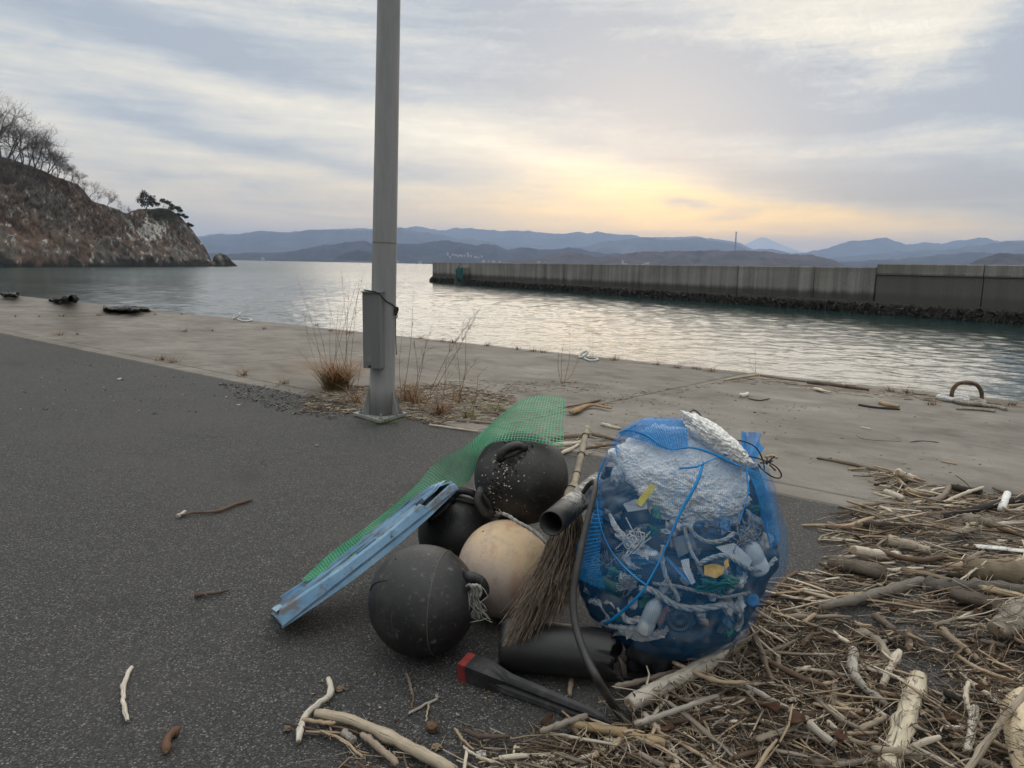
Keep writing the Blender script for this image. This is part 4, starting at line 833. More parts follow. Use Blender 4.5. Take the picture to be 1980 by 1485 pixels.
# ================================================================== BLUE NET BAG
BD = 2.62; BS = BD/FPX
ROWS = np.array([(806, 1268, 1328), (811, 1240, 1345), (820, 1216, 1362), (832, 1200, 1392), (850, 1188, 1412), (880, 1172, 1447), (900, 1161, 1474), (940, 1153, 1490), (980, 1147, 1500), (1020, 1135, 1507), (1060, 1122, 1512), (1085, 1115, 1509), (1110, 1113, 1494), (1150, 1121, 1474), (1190, 1139, 1454), (1220, 1163, 1428), (1245, 1206, 1388), (1262, 1262, 1342)], float)
def brow(y): return np.interp(y, ROWS[:, 0], (ROWS[:, 1]+ROWS[:, 2])/2), np.interp(y, ROWS[:, 0], (ROWS[:, 2]-ROWS[:, 1])/2)
def bpt(y, th, k=1.0):
    cx, hw = brow(y); e = np.stack([D(c, yy, BD) for c, yy in zip(np.atleast_1d(cx), np.atleast_1d(y))]); h = np.atleast_1d(hw)*BS*k
    p = e + RGT*(h*np.sin(th))[:, None] - FWD*(.82*h*np.cos(th))[:, None]
    g = -(GN[0]*p[:, 0]+GN[1]*p[:, 1])/GN[2] + .004; p[:, 2] = np.maximum(p[:, 2], g); return p
def S(x, y, k=1.0):
    """point on (k = 1) or inside the bag's near side that is seen at photo point x, y"""
    xx, yy = x, y
    for _ in range(10):
        yy = min(max(yy, 808), 1260); cx, hw = brow(yy); t = max(-.995, min(.995, (xx-cx)/hw/k)); q = bpt(np.array([yy]), np.array([math.asin(t)]), k)[0]; a, b_, _d = PX(q); xx += (x-a)*.8; yy += (y-b_)*.8
    return q
def lumps(p):
    return fbm(p*5.5, 3, 71)*.019 + fbm(p*np.array([13, 13, 5]), 3, 72)*.007
bag = thing('net_bag', P(1320, 1240), 'big blue mesh bag stuffed with beach rubbish, white foam showing at its open top', 'net bag')
nv_, nu_ = 205, 330; ys_ = np.linspace(807, 1261, 400); cx_, hw_ = brow(ys_); ed = np.stack([cx_+hw_, ys_], 1); arc = np.concatenate([[0], np.cumsum(np.linalg.norm(np.diff(ed, axis=0), axis=1))]); yr = np.interp(np.linspace(0, arc[-1], nv_), arc, ys_)
TH = np.linspace(-math.pi, math.pi, nu_, endpoint=False); G = []
for i, y in enumerate(yr):
    p_ = bpt(np.full(nu_, y), TH + .12*math.sin(i*.03)); G.append(p_)
G = np.array(G); cen = G.mean(1, keepdims=True); dv = G-cen; dv /= np.linalg.norm(dv, axis=2, keepdims=True)+1e-9
lf = lumps(G.reshape(-1, 3)).reshape(nv_, nu_)
crease = -np.abs(vnoise(np.stack([np.tile(TH*3.2, (nv_, 1)).ravel(), np.repeat(yr/90, nu_), np.zeros(nv_*nu_)], 1), 5)).reshape(nv_, nu_)*.012
G = G + dv*(np.clip(lf, -.004, .012)+crease*.45+.006)[..., None]; gg = -(GN[0]*G[..., 0]+GN[1]*G[..., 1])/GN[2]+.003; G[..., 2] = np.maximum(G[..., 2], gg)
v, f = netmesh(G, .105, wrap=True)
m, t, b = newmat('blue_netting'); co = objco(t); n1 = noise(t, co, 7, 4, .6); c = mixc(t, n1.ss(.35, .65), (.006, .19, .50), (.012, .28, .66)); tl = node(t, 'ShaderNodeBsdfTranslucent', Color=c); setp(t, b, color=c, rough=.5); mxs = node(t, 'ShaderNodeMixShader', Fac=.22); t.links.new(b.outputs[0], mxs.inputs[1]); t.links.new(tl.outputs[0], mxs.inputs[2]); t.links.new(mxs.outputs[0], t.nodes['Material Output'].inputs[0]); M_NET = m
bigmesh('netting', v, f, M_NET, bag, smooth=False).matrix_parent_inverse = Matrix.Translation([-q for q in bag.location])
def ribbon(pts, w, name, off=1.02, dense=True):
    c = spline([S(x, y, off) for x, y in pts], 50); t_ = np.gradient(c, axis=0); t_ /= np.linalg.norm(t_, axis=1)[:, None]; sd_ = np.cross(t_, FWD); sd_ /= np.linalg.norm(sd_, axis=1)[:, None]; cc = c - FWD*.006
    ww = w*(1+.3*np.sin(np.linspace(0, 9, 50)))[:, None]; ww = ww*.42; m = MB(); m.grid(np.stack([cc-sd_*ww, cc-sd_*ww*.4-FWD*.004, cc+sd_*ww*.4-FWD*.004, cc+sd_*ww], 1)); return m.build(name, M_NET, bag)
ribbon([(1163, 884), (1155, 925), (1154, 965), (1162, 1020), (1185, 1070), (1222, 1110), (1248, 1130)], .006, 'side_seam')
ribbon([(1360, 893), (1345, 935), (1315, 990), (1290, 1050), (1262, 1108), (1235, 1150), (1190, 1192), (1166, 1206)], .011, 'front_seam')
ribbon([(1312, 905), (1345, 902), (1368, 892), (1400, 880), (1420, 884)], .007, 'gather_fold'); ribbon([(1196, 838), (1215, 832), (1250, 842), (1275, 860), (1300, 868), (1335, 865), (1375, 876), (1430, 902)], .008, 'hem')
ribbon([(1193, 880), (1191, 860), (1203, 838), (1230, 822)], .005, 'hem'); ribbon([(1441, 905), (1446, 950), (1436, 985), (1428, 1010)], .006, 'gather_fold'); ribbon([(1440, 900), (1462, 950), (1478, 1010), (1490, 1060), (1500, 1072)], .004, 'side_seam')
def patch(pts, name, k=1.015, n=26, w=.24):                # doubled net: a second layer over part of the bag
    q = np.array([[S(x0+(x1-x0)*j/(n-1), y0+(y1-y0)*j/(n-1), k) for j in range(n)] for (x0, y0, x1, y1) in spline(pts, n)]); q = q - FWD*.004 + RNG.normal(size=q.shape)*.001; v, f = netmesh(q, w); o = bigmesh(name, v, f, M_NET, bag, smooth=False); o.matrix_parent_inverse = Matrix.Translation([-z for z in bag.location])
patch([(1228, 815, 1200, 842), (1265, 806, 1240, 852), (1300, 807, 1285, 868), (1328, 812, 1330, 868)], 'folded_net', n=40, w=.5)
patch([(1160, 905, 1150, 905), (1165, 1000, 1140, 1000), (1160, 1080, 1118, 1090), (1170, 1140, 1118, 1120)], 'folded_net', n=36, w=.26)
patch([(1445, 905, 1480, 915), (1462, 960, 1494, 965), (1475, 1010, 1503, 1010), (1488, 1060, 1508, 1050)], 'folded_net', n=40, w=.30)
# gathered neck behind the foam
nk0 = D(1441, 905, 2.60); nk1 = D(1455, 848, 2.72); ax = (nk1-nk0); G = []
s1 = np.cross(ax/np.linalg.norm(ax), FWD); s2 = np.cross(s1, ax/np.linalg.norm(ax))
for k in range(46):
    f_ = k/45; row = []
    for j in range(110):
        a = 2*math.pi*j/110; r_ = (.008 + .05*f_**.8)*(1+.22*math.sin(a*7+f_*2)+.12*math.sin(a*13)); row.append(nk0 + ax*(f_+.12*math.sin(a*3)*f_) + s1*math.cos(a)*r_ + s2*math.sin(a)*r_*.6)
    G.append(row)
v, f = netmesh(G, .45, wrap=True); bigmesh('gathered_neck', v, f, M_NET, bag, smooth=False).matrix_parent_inverse = Matrix.Translation([-q for q in bag.location])
M_TIE = simple('black_tie_cord', (.012, .012, .012), .6)
for i, (pts, lab) in enumerate([([(1336, 815, 2.55), (1333, 800, 2.57), (1341, 793, 2.6), (1352, 800, 2.6), (1366, 822, 2.58)], 0), ([(1404, 851, 2.5), (1436, 853, 2.52), (1462, 866, 2.52), (1475, 890, 2.54), (1478, 908, 2.56)], 0), ([(1430, 880, 2.46), (1465, 886, 2.48), (1497, 900, 2.5), (1510, 915, 2.52), (1508, 924, 2.52), (1494, 922, 2.5), (1474, 908, 2.48), (1466, 897, 2.47)], 0)]):
    m = MB(); m.tube(spline([D(*q) for q in pts], 30), .0026, 6); m.build('tie_cord', M_TIE, bag)
m = MB(); q = D(1482, 893, 2.5)
for k in range(5): a = q+RNG.normal(size=3)*.006; m.tube([a, a+RNG.normal(size=3)*.016], .003, 5)
m.build('tie_knot', M_TIE, bag)

# ---- what is in the bag
M_FOAM = newmat('white_foam')[0]; t = M_FOAM.node_tree; b = t.nodes['Principled BSDF']; co = objco(t); v_ = node(t, 'ShaderNodeTexVoronoi', Scale=95.0); t.links.new(co, v_.inputs['Vector']); n1 = noise(t, co, 16, 5, .7)
c = mixc(t, (n1.ss(.58, .7)*.5).clamp(), (.86, .86, .84), (.5, .46, .38)); setp(t, b, color=c, rough=.9, spec=.2, normal=bump(t, Ex(t, v_.outputs['Distance'])*-1 + n1*.7, .9, .006))
def foam_fn(sd, a1=.16, a2=.06): return lambda d: 1 + fbm(d*2.1, 3, sd)*a1 + np.abs(fbm(d*9, 3, sd+5))*a2
ti = math.radians(24); fx = RGT*math.cos(ti) - UPV*math.sin(ti); fy = RGT*math.sin(ti) + UPV*math.cos(ti); FA = np.stack([fx, fy, FWD], 1)
m = MB(); m.grid(ball(D(1322, 930, 2.60), [.25, .178, .165], 130, 80, axis=FA, fn=foam_fn(3, .09, .06)), wrap=True)
ti2 = math.radians(40); fx = RGT*math.cos(ti2) - UPV*math.sin(ti2); fy = RGT*math.sin(ti2) + UPV*math.cos(ti2)
m.grid(ball(D(1386, 853, 2.50), [.135, .042, .075], 110, 60, axis=np.stack([fx, fy, FWD], 1), fn=foam_fn(9, .14, .12)), wrap=True)
tag(m.build('foam_block', M_FOAM), 'crumbling white foam block in the top of the blue bag, poking out of its mouth', 'foam block')
def wad(x, y, dep, r, col, seed, label, name='plastic_sheet', cat='plastic sheet', rough=.5, amp=.35):
    m = MB(); m.grid(ball(D(x, y, dep), r, 60, 34, axis=frame(RNG.normal(size=3)), fn=lambda d: 1+fbm(d*3, 4, seed)*amp*.5 - np.abs(fbm(d*6, 3, seed+3))*amp*.35), wrap=True); o = m.build(name, simple(name+'_'+str(seed), col, rough, .4, 18, .4, .004)); tag(o, label, cat); return o
fy = np.linspace(900, 1258, 80); ft = np.linspace(-math.pi, math.pi, 110, endpoint=False); fk = lambda y: .95 - (.46*np.exp(-(ft/1.2)**4) if y < 1005 else .46*np.exp(-(ft/1.2)**4)*max(0, (1050-y)/45)) - .11*(y > 1045)*np.exp(-(ft/1.1)**2); fg = np.array([np.array([bpt(np.array([y]), np.array([a_]), k_)[0] for a_, k_ in zip(ft, fk(y))]) for y in fy]); fc = np.array([D(brow(y)[0], y, BD) for y in fy])[:, None]; fd_ = fg-fc; fl_n = np.linalg.norm(fd_, axis=2, keepdims=True); fg = fg + fd_/(fl_n+1e-6)*(fbm(fg.reshape(-1, 3)*14, 4, 88).reshape(80, 110, 1)*.018); fg[..., 2] = np.maximum(fg[..., 2], -(GN[0]*fg[..., 0]+GN[1]*fg[..., 1])/GN[2]+.008)
m = MB(); ftn = np.array([.03, .036, .042])*(1+.9*fbm(fg.reshape(-1, 3)*9, 3, 89))[:, None] + np.clip(fbm(fg.reshape(-1, 3)*16, 3, 90)-.25, 0, 1)[:, None]*np.array([.22, .25, .27]); m.grid(fg, tone=np.clip(ftn, .006, .4), wrap=True); m.add([fg[0].mean(0)] + list(fg[0]), [(0, 1+i, 1+(i+1) % 110) for i in range(110)], tone=(.03, .03, .04)); tag(m.build('crumpled_sheeting', m_tone('crumpled_film', .45, 30, .6, .4, .006, .6)), 'mass of dark crumpled plastic film filling the lower two thirds of the bag', 'plastic film')
wad(1200, 1080, 2.60, [.15, .14, .17], (.014, .019, .026), 31, 'dark crumpled sheeting low in the bag behind the green cap')
wad(1340, 1130, 2.62, [.2, .16, .17], (.018, .025, .028), 32, 'big wad of dark sheeting in the middle of the bag under the foam')
wad(1420, 1060, 2.62, [.12, .15, .16], (.028, .04, .046), 33, 'grey wad of sheeting at the right of the bag')
wad(1190, 960, 2.62, [.085, .1, .13], (.1, .12, .14), 34, 'pale crumpled sheeting beside the foam at the bag shoulder')
wad(1300, 1212, 2.58, [.2, .09, .17], (.02, .022, .026), 35, 'dark wet sheeting in the bottom of the bag')
wad(1182, 990, 2.56, [.035, .05, .05], (.22, .25, .27), 36, 'pale rag at the upper edge of the side seam', 'rag', 'rag', .9); wad(1196, 925, 2.55, [.035, .03, .04], (.3, .33, .35), 37, 'white torn rag at the shoulder of the bag', 'rag', 'rag', .9)
def inrope(pts, r, mat, label, k=.9): return rope([S(x, y, k) for x, y in pts], r, mat, 'rope', label)
M_RG = simple('grey_rope', (.30, .31, .30), .95, .35, 60); 
inrope([(1236, 1138), (1262, 1142), (1288, 1160), (1318, 1174), (1360, 1176), (1400, 1170), (1424, 1180), (1432, 1200), (1422, 1218)], .0115, M_RG, 'thick laid rope curving across the lower front of the bag', .95)
inrope([(1320, 1014), (1332, 1018), (1345, 1036), (1370, 1048), (1400, 1044), (1420, 1030)], .0075, M_RG, 'grey rope hanging in a bow just under the foam', .95); inrope([(1322, 1016), (1328, 1040), (1336, 1066), (1350, 1090), (1353, 1104)], .0065, M_RG, 'thin grey rope hanging down from the bow under the foam', .94)
inrope([(1350, 1092), (1372, 1080), (1400, 1074), (1425, 1086), (1450, 1100), (1478, 1100), (1500, 1080)], .008, M_RG, 'grey rope looping over the yellow scrap to the side of the bag', .96); inrope([(1282, 1054), (1281, 1085), (1290, 1120), (1306, 1145), (1312, 1162)], .0075, M_RG, 'grey rope hanging down beside the front seam', .95)
inrope([(1262, 1128), (1310, 1134), (1360, 1146), (1400, 1154), (1450, 1146)], .006, M_ROPE, 'thin rope lying level above the thick laid rope', .95)
for i, (o1, lab) in enumerate(((0, 'pale rope strand highest at the left of the front seam'), (9, 'pale rope strand in the middle at the left of the front seam'), (18, 'pale rope strand nearest the side seam'))): inrope([(1172+o1*.4, 978+o1), (1186, 1006+o1*.6), (1206, 1036+o1*.5), (1232, 1062+o1*.4), (1254, 1074+o1*.4)], .005, M_ROPEW, lab, .93)
inrope([(1132, 1180), (1136, 1166), (1152, 1160), (1166, 1172), (1178, 1192), (1166, 1204), (1146, 1196), (1136, 1182)], .011, M_ROPEW, 'thick white rope loop at the lower corner of the bag', .9); inrope([(1150, 1166), (1180, 1164), (1200, 1180), (1214, 1200), (1240, 1196)], .012, M_ROPEW, 'thick white rope bending away from the corner loop', .9)
for i in range(5): inrope([(1168+i*10, 1206+i*2), (1200+i*8, 1222-i*2), (1240+i*6, 1236-i*3), (1285+i*3, 1228-i*6)], .0085, M_ROPEW, k=.9, label=['lowest white rope in the bottom of the bag', 'second lowest white rope in the bottom of the bag', 'middle white rope in the bottom of the bag', 'fourth white rope up in the bottom of the bag', 'uppermost of the white ropes in the bottom of the bag'][i])
M_YEL = simple('yellow_plastic', (.62, .50, .05), .5, .2, 30); M_ORG = simple('orange_scrap', (.62, .38, .05), .6, .3, 30); M_CLEAR = simple('milky_plastic', (.45, .5, .53), .35, .2, 12); M_TEAL = simple('teal_net_twine', (.015, .13, .10), .8); M_BLUEP = simple('blue_plastic', (.05, .2, .45), .45)
def sliver(pts, k, mat, name, label, cat, th=.004):
    q = [S(x, y, k) for x, y in pts]; m = MB(); m.prism(q, FWD*th); tag(m.build(name, mat, smooth=False), label, cat)
sliver([(1229, 972), (1258, 936), (1271, 940), (1240, 980)], .995, M_YEL, 'plastic_strip', 'bright yellow plastic strip against the foam', 'plastic strip'); sliver([(1362, 1094), (1380, 1090), (1402, 1096), (1398, 1110), (1384, 1118), (1362, 1112)], .98, M_ORG, 'plastic_scrap', 'ragged yellow plastic scrap in the middle of the bag', 'plastic scrap'); sliver([(1400, 1086), (1408, 1080), (1410, 1094), (1402, 1100)], .98, M_ORG, 'plastic_scrap', 'tiny yellow chip just above the ragged yellow scrap', 'plastic scrap')
sliver([(1317, 1084), (1332, 1080), (1334, 1100), (1345, 1126), (1337, 1130), (1322, 1104)], .99, M_CLEAR, 'plastic_shard', 'white forked plastic shard beside the grey rope', 'plastic shard'); sliver([(1286, 1078), (1290, 1076), (1338, 1124), (1340, 1132), (1328, 1126)], .985, M_BLUEP, 'plastic_strip', 'blue plastic strip lying behind the white shard', 'plastic strip')
sliver([(1384, 1058), (1420, 1050), (1456, 1082), (1448, 1096), (1418, 1080)], .95, M_CLEAR, 'plastic_sheet', 'milky plastic sheet at the side of the bag above the yellow scrap', 'plastic sheet'); sliver([(1300, 1040), (1340, 1030), (1348, 1060), (1312, 1078)], .93, simple('smoky_plastic', (.12, .14, .15), .3), 'plastic_sheet', 'smoky plastic sheet below the front of the foam', 'plastic sheet'); sliver([(1268, 1190), (1292, 1170), (1300, 1186), (1274, 1212)], .97, simple('pink_wrapper', (.24, .13, .12), .5), 'wrapper', 'dull pink wrapper beside the upright bottle', 'wrapper')
sliver([(1205, 975), (1228, 966), (1250, 968), (1252, 984), (1214, 990)], .97, M_CLEAR, 'plastic_tube', 'pale flattened tube under the yellow strip', 'plastic tube')
def bottle(a, b_, r, mat, capm, label):
    d = b_-a; F_ = frame(d); L = np.linalg.norm(d); root = thing('bottle', a, label, 'bottle'); prof = [(0.001, 0), (r*.85, 0), (r, .06*L), (r, .32*L), (r*.93, .35*L), (r, .38*L), (r, .66*L), (r*.75, .78*L), (r*.36, .87*L), (r*.34, .93*L), (.001, .93*L)]
    m = MB(); m.grid(lathe(prof, 20, F_[:, [1, 2, 0]], a), wrap=True); m.build('body', mat, root); m = MB(); m.grid(lathe([(.001, .91*L), (r*.42, .91*L), (r*.42, L), (.001, L)], 14, F_[:, [1, 2, 0]], a), wrap=True); m.build('cap', capm, root)
bottle(S(1244, 1222, .93), S(1276, 1150, .93), .028, M_CLEAR, M_ROPEW, 'clear plastic bottle standing askew above the white ropes'); bottle(S(1470, 1105, .9), S(1440, 1040, .9), .035, M_CLEAR, M_BLUEP, 'milky bottle at the side of the bag'); bottle(S(1205, 1140, .85), S(1150, 1118, .95), .03, simple('dark_green_plastic', (.015, .06, .03), .3), simple('pale_green_cap', (.22, .48, .22), .5), 'dark green bottle with pale green cap facing us, low in the bag')
m = MB(); q = S(1314, 1196, .96); m.grid(lathe([(.002, -.01), (.044, -.01), (.046, 0), (.044, .006), (.036, .007), (.034, .003), (.026, .004), (.024, .008), (.012, .008), (.01, .003), (.001, .003)], 30, frame(-FWD)[:, [1, 2, 0]], q), wrap=True); tag(m.build('jar_lid', simple('dark_disc', (.03, .035, .045), .5)), 'dark ridged round lid above the bottom ropes', 'lid')
m = MB(); q = S(1455, 1160, .95); m.grid(lathe([(.002, -.004), (.02, -.004), (.022, .004), (.016, .006), (.002, .004)], 20, frame(-FWD)[:, [1, 2, 0]], q), wrap=True); tag(m.build('plastic_disc', M_BLUEP), 'small blue plastic disc low at the side of the bag', 'disc')
def tangle(x, y, rx, ry, n, r, mat, name, label, cat, k=.95):
    m = MB(); rg = np.random.default_rng(int(x))
    for _ in range(n): p_ = [S(x+rg.normal()*rx, y+rg.normal()*ry, k+rg.normal()*.02) for _q in range(4)]; m.tube(spline(p_, 12), r, 4, cap=False)
    tag(m.build(name, mat), label, cat)
tangle(1390, 1130, 18, 8, 16, .003, M_TEAL, 'twine_tangle', 'tangle of teal net twine under the yellow scrap', 'twine'); tangle(1260, 1030, 9, 8, 10, .0022, M_TEAL, 'twine_tangle', 'small knot of teal twine to the left of the front seam', 'twine'); tangle(1212, 1128, 12, 10, 26, .0012, M_ROPE, 'line_tangle', 'ball of pale fishing line beside the front seam', 'fishing line'); tangle(1170, 1080, 14, 12, 12, .001, M_ROPE, 'line_tangle', 'loose pale fishing line at the left of the bag', 'fishing line'); tangle(1228, 1045, 16, 14, 14, .0025, M_ROPEW, 'line_tangle', 'frayed white cord in the upper left of the bag', 'cord')
tangle(1440, 1030, 14, 14, 16, .0022, M_ROPE, 'line_tangle', 'frayed grey line under the foam at the right of the bag', 'fishing line')
rg = np.random.default_rng(23); WSEEN = set()
for i in range(160):
    x, y = rg.uniform(1135, 1490), rg.uniform(985, 1235); cx, hw = brow(y)
    if abs(x-cx) > hw*.88: continue
    zk = (i % 6, y > 1160, y > 1080, x < 1220, x < 1300, x < 1390)
    if zk in WSEEN: continue
    WSEEN.add(zk)
    col, cn = [((.30, .33, .36), 'pale grey'), ((.42, .45, .47), 'white'), ((.06, .12, .2), 'dull blue'), ((.12, .13, .125), 'dark grey'), ((.05, .14, .09), 'green'), ((.33, .30, .25), 'cream')][i % 6]; nm = 'crumple_tone_%d' % (i % 6); mt = MATS.get(nm) or simple(nm, col, .55, .4, 25, .5, .003); MATS[nm] = mt; s_ = rg.uniform(.014, .034); q = S(x, y, .9) + FWD*s_*.5
    m = MB(); m.grid(ball((0, 0, 0), [s_*1.5, s_*.8, s_*.6], 26, 16, axis=frame(rg.normal(size=3)), fn=lambda d: 1+fbm(d*2.6, 3, i)*.4-np.abs(fbm(d*6, 2, i+9))*.35), wrap=True); o = m.build('crumpled_wrapper', mt); o.location = q; wh = ('low' if y > 1160 else 'midway up' if y > 1080 else 'high') + ' in the bag ' + ('near its left edge' if x < 1220 else 'left of the middle' if x < 1300 else 'right of the middle' if x < 1390 else 'near its right edge'); tag(o, '%s crumpled wrapper %s' % (cn, wh), 'wrapper', '%s wrappers %s' % (cn, wh))
rg = np.random.default_rng(12); FSEEN = set()
for i in range(40):
    x, y = rg.uniform(1140, 1490), rg.uniform(1000, 1235); cx, hw = brow(y)
    if abs(x-cx) > hw*.9: continue
    zk = (i % 6, y > 1160, y > 1080, x < 1220, x < 1300, x < 1390)
    if zk in FSEEN: continue
    FSEEN.add(zk)
    q = S(x, y, rg.uniform(.86, .95)); a = RGT*rg.normal()*.012 + UPV*rg.normal()*.012; b_ = np.cross(a, FWD)*rg.uniform(.2, .8); col = [(.3, .33, .35), (.05, .1, .2), (.12, .13, .12), (.03, .12, .07), (.35, .33, .3), (.2, .1, .08)][i % 6]
    nm = 'scrap_tone_%d' % (i % 6); mt = MATS.get(nm) or simple(nm, col, .5); MATS[nm] = mt
    m = MB(); m.prism([q-a-b_, q+a-b_*.6, q+a*1.2+b_, q-a*.4+b_*1.1], FWD*.004); o = m.build('plastic_fragment', mt, smooth=False)
    cn = ['white', 'dark blue', 'grey', 'green', 'cream', 'brown'][i % 6]; wh = ('low' if y > 1160 else 'midway up' if y > 1080 else 'high') + ' in the bag ' + ('near its left edge' if x < 1220 else 'left of the middle' if x < 1300 else 'right of the middle' if x < 1390 else 'near its right edge'); tag(o, '%s plastic fragment %s' % (cn, wh), 'plastic fragment', '%s fragments %s' % (cn, wh))
# ================================================================== DRIFTWOOD
def m_wood():
    m, t, b = newmat('driftwood'); co = t.nodes.new('ShaderNodeUVMap').outputs[0]
    at = t.nodes.new('ShaderNodeAttribute'); at.attribute_name = 'tone'
    oi = t.nodes.new('ShaderNodeObjectInfo'); off = t.nodes.new('ShaderNodeVectorMath'); off.operation = 'ADD'
    cb = t.nodes.new('ShaderNodeCombineXYZ'); t.links.new((Ex(t, oi.outputs['Random'])*37).v, cb.inputs[0]); t.links.new((Ex(t, oi.outputs['Random'])*11).v, cb.inputs[2])
    t.links.new(co, off.inputs[0]); t.links.new(cb.outputs[0], off.inputs[1]); uv = off.outputs[0]
    g = noise(t, mapping(t, uv, (9, 14, 1)), 1.6, 6, .7, .3); cr = noise(t, mapping(t, uv, (4, 9, 1), loc=(3, 0, 0)), 1.8, 4, .6, .5); pt = noise(t, mapping(t, uv, (22, 3, 1)), 1.0, 4, .6); fi = noise(t, mapping(t, uv, (40, 60, 1)), 2.0, 3, .7)
    k = (g-.5)*1.1 + (pt-.5)*.7 + (fi-.5)*.5 + 1.0
    sc = t.nodes.new('ShaderNodeVectorMath'); sc.operation = 'SCALE'; t.links.new(at.outputs['Color'], sc.inputs[0]); t.links.new(k.v, sc.inputs['Scale'])
    c = mixc(t, (cr.ss(.57, .66)*.75).clamp(), sc.outputs[0], (.028, .022, .017)); c = mixc(t, (fi.ss(.62, .75)*.3).clamp(), c, (.4, .36, .3))
    setp(t, b, color=c, rough=.85, spec=.25, normal=bump(t, g*.7 + cr*-.5 + fi*.4, .6, .003)); return m
M_WOOD = m_wood()
TONES = {'bleached': (.52, .455, .365), 'tan': (.38, .29, .195), 'grey': (.23, .195, .155), 'brown': (.13, .088, .06), 'dark': (.045, .037, .031)}
GX0, GY0, GS = -2.5, .9, .012; HM = np.zeros((900, 900))       # how high the heap already is
def hcell(p): return np.clip(((p[:, 0]-GX0)/GS).astype(int), 0, 899), np.clip(((p[:, 1]-GY0)/GS).astype(int), 0, 899)
def gpl(p): return -(GN[0]*p[:, 0]+GN[1]*p[:, 1])/GN[2]
def settle(xy, r, sink=.35, maxslope=.6):
    """lay a path of ground points down on what is already there; returns heights above the quay"""
    n = len(xy); ix, iy = hcell(xy); h = HM[ix, iy]; s = np.concatenate([[0], np.cumsum(np.linalg.norm(np.diff(xy, axis=0), axis=1))]); s = s - s.mean(); L = s[-1]-s[0]+1e-6
    a, b = s < 0, s >= 0; ia = int(np.argmax(np.where(a, h, -1))); ib = int(np.argmax(np.where(b, h, -1))); ds = s[ib]-s[ia]
    k = np.clip((h[ib]-h[ia])/ds if ds > .25*L else (h[ib]-h[ia])/(.6*L), -maxslope, maxslope); z = h[ia] + k*(s-s[ia]); z = z + max(0, np.quantile(h-z, .75)); z = np.maximum(z, 0) - sink*r + r
    z = np.maximum(z, r*.75); return z
def occupy(xy, z, r):
    w = max(0, int(r/GS)); ix, iy = hcell(xy)
    for dx in range(-w, w+1):
        for dy in range(-w, w+1):
            q = (np.clip(ix+dx, 0, 899), np.clip(iy+dy, 0, 899)); HM[q] = np.maximum(HM[q], z + r*.55)
STICKS = []
def stick_geo(p, r0, r1, sides, rg, tone, flat=1.0, knots=0, ends=True, broken=.5):
    n = len(p); rad = np.linspace(r0, r1, n)*(1+rg.normal(size=n)*(.07 if sides < 10 else .035 if sides < 20 else .008))
    if ends: rad[0] *= .8; rad[-1] *= .75
    for _ in range(knots): i = rg.integers(1, n-1); rad[i] *= rg.uniform(1.15, 1.4)
    t0 = p[1]-p[0]; t1 = p[-1]-p[-2]; q = np.vstack([p[0]-t0*.02, p, p[-1]+t1*.02*rg.uniform(.5, 4)]); rad = np.concatenate([[rad[0]*rg.uniform(.3, .85)], rad, [rad[-1]*rg.uniform(.15, .8)]])
    m = MB(); m.tube(q, rad, sides, tone=tone, flat=flat, rough=.12 if sides < 10 else .05 if sides < 20 else .01, seed=int(rg.integers(1e6))); v = m.v[0]; k = 1+vnoise(v*90, 3)*.12; tn = np.tile(np.asarray(tone), (len(v), 1))*k[:, None]; tn[:sides] = np.array(TONES['tan'])*.8; tn[-sides:] = np.array(TONES['tan'])*.7; m.tone = [tn]; return m
def lay(xy, r0, r1, tone, rg, sides=8, flat=1.0, knots=1, sink=.35, extra=0, maxslope=.6):
    xy = np.asarray(xy)[:, :2]; r = max(r0, r1); z = settle(xy, r, sink, maxslope) + extra; occupy(xy, z, r*.9)
    p = np.column_stack([xy, gpl(xy)+z]); p[:, 2] += rg.normal(size=len(p))*min(r*.08, .0008); return stick_geo(p, r0, r1, sides, rg, tone, flat, knots), p
def poly_sample(poly, n, rg, grid=None):
    pl = np.array(poly, float); out = []
    x0, y0 = pl.min(0); x1, y1 = pl.max(0)
    while len(out) < n:
        x, y = rg.uniform(x0, x1), rg.uniform(y0, y1); ins = False; j = len(pl)-1
        for i in range(len(pl)):
            if (pl[i, 1] > y) != (pl[j, 1] > y) and x < (pl[j, 0]-pl[i, 0])*(y-pl[i, 1])/(pl[j, 1]-pl[i, 1]) + pl[i, 0]: ins = not ins
            j = i
        if ins: out.append((x, y))
    return out
def inpoly(poly, x, y):
    ins = False; j = len(poly)-1
    for i in range(len(poly)):
        if (poly[i][1] > y) != (poly[j][1] > y) and x < (poly[j][0]-poly[i][0])*(y-poly[i][1])/(poly[j][1]-poly[i][1]) + poly[i][0]: ins = not ins
        j = i
    return ins
def gpoly(px): return [tuple(P(x, y)[:2]) for x, y in px]
Z_MAIN = gpoly([(1210, 1400), (1262, 1340), (1330, 1300), (1420, 1265), (1450, 1180), (1500, 1165), (1580, 1195), (1690, 1215), (1790, 1255), (2080, 1190), (2200, 1600), (1000, 1600), (1010, 1470), (1130, 1410)])
Z_SEC = gpoly([(1500, 1150), (1620, 1090), (1605, 1020), (1660, 975), (1800, 975), (2150, 960), (2150, 1230), (1900, 1235), (1780, 1215), (1640, 1175), (1560, 1180)])
Z_UP = gpoly([(1650, 905), (1740, 920), (1830, 945), (2100, 975), (2100, 1015), (1840, 985), (1720, 965)])
Z_LINK = gpoly([(1480, 1150), (1580, 1100), (1640, 1130), (1600, 1180), (1500, 1175)])
Z_L1 = gpoly([(590, 1390), (700, 1400), (830, 1470), (860, 1530), (700, 1530), (640, 1440)]); Z_L2 = gpoly([(880, 1415), (980, 1425), (1100, 1440), (1130, 1540), (900, 1540)])
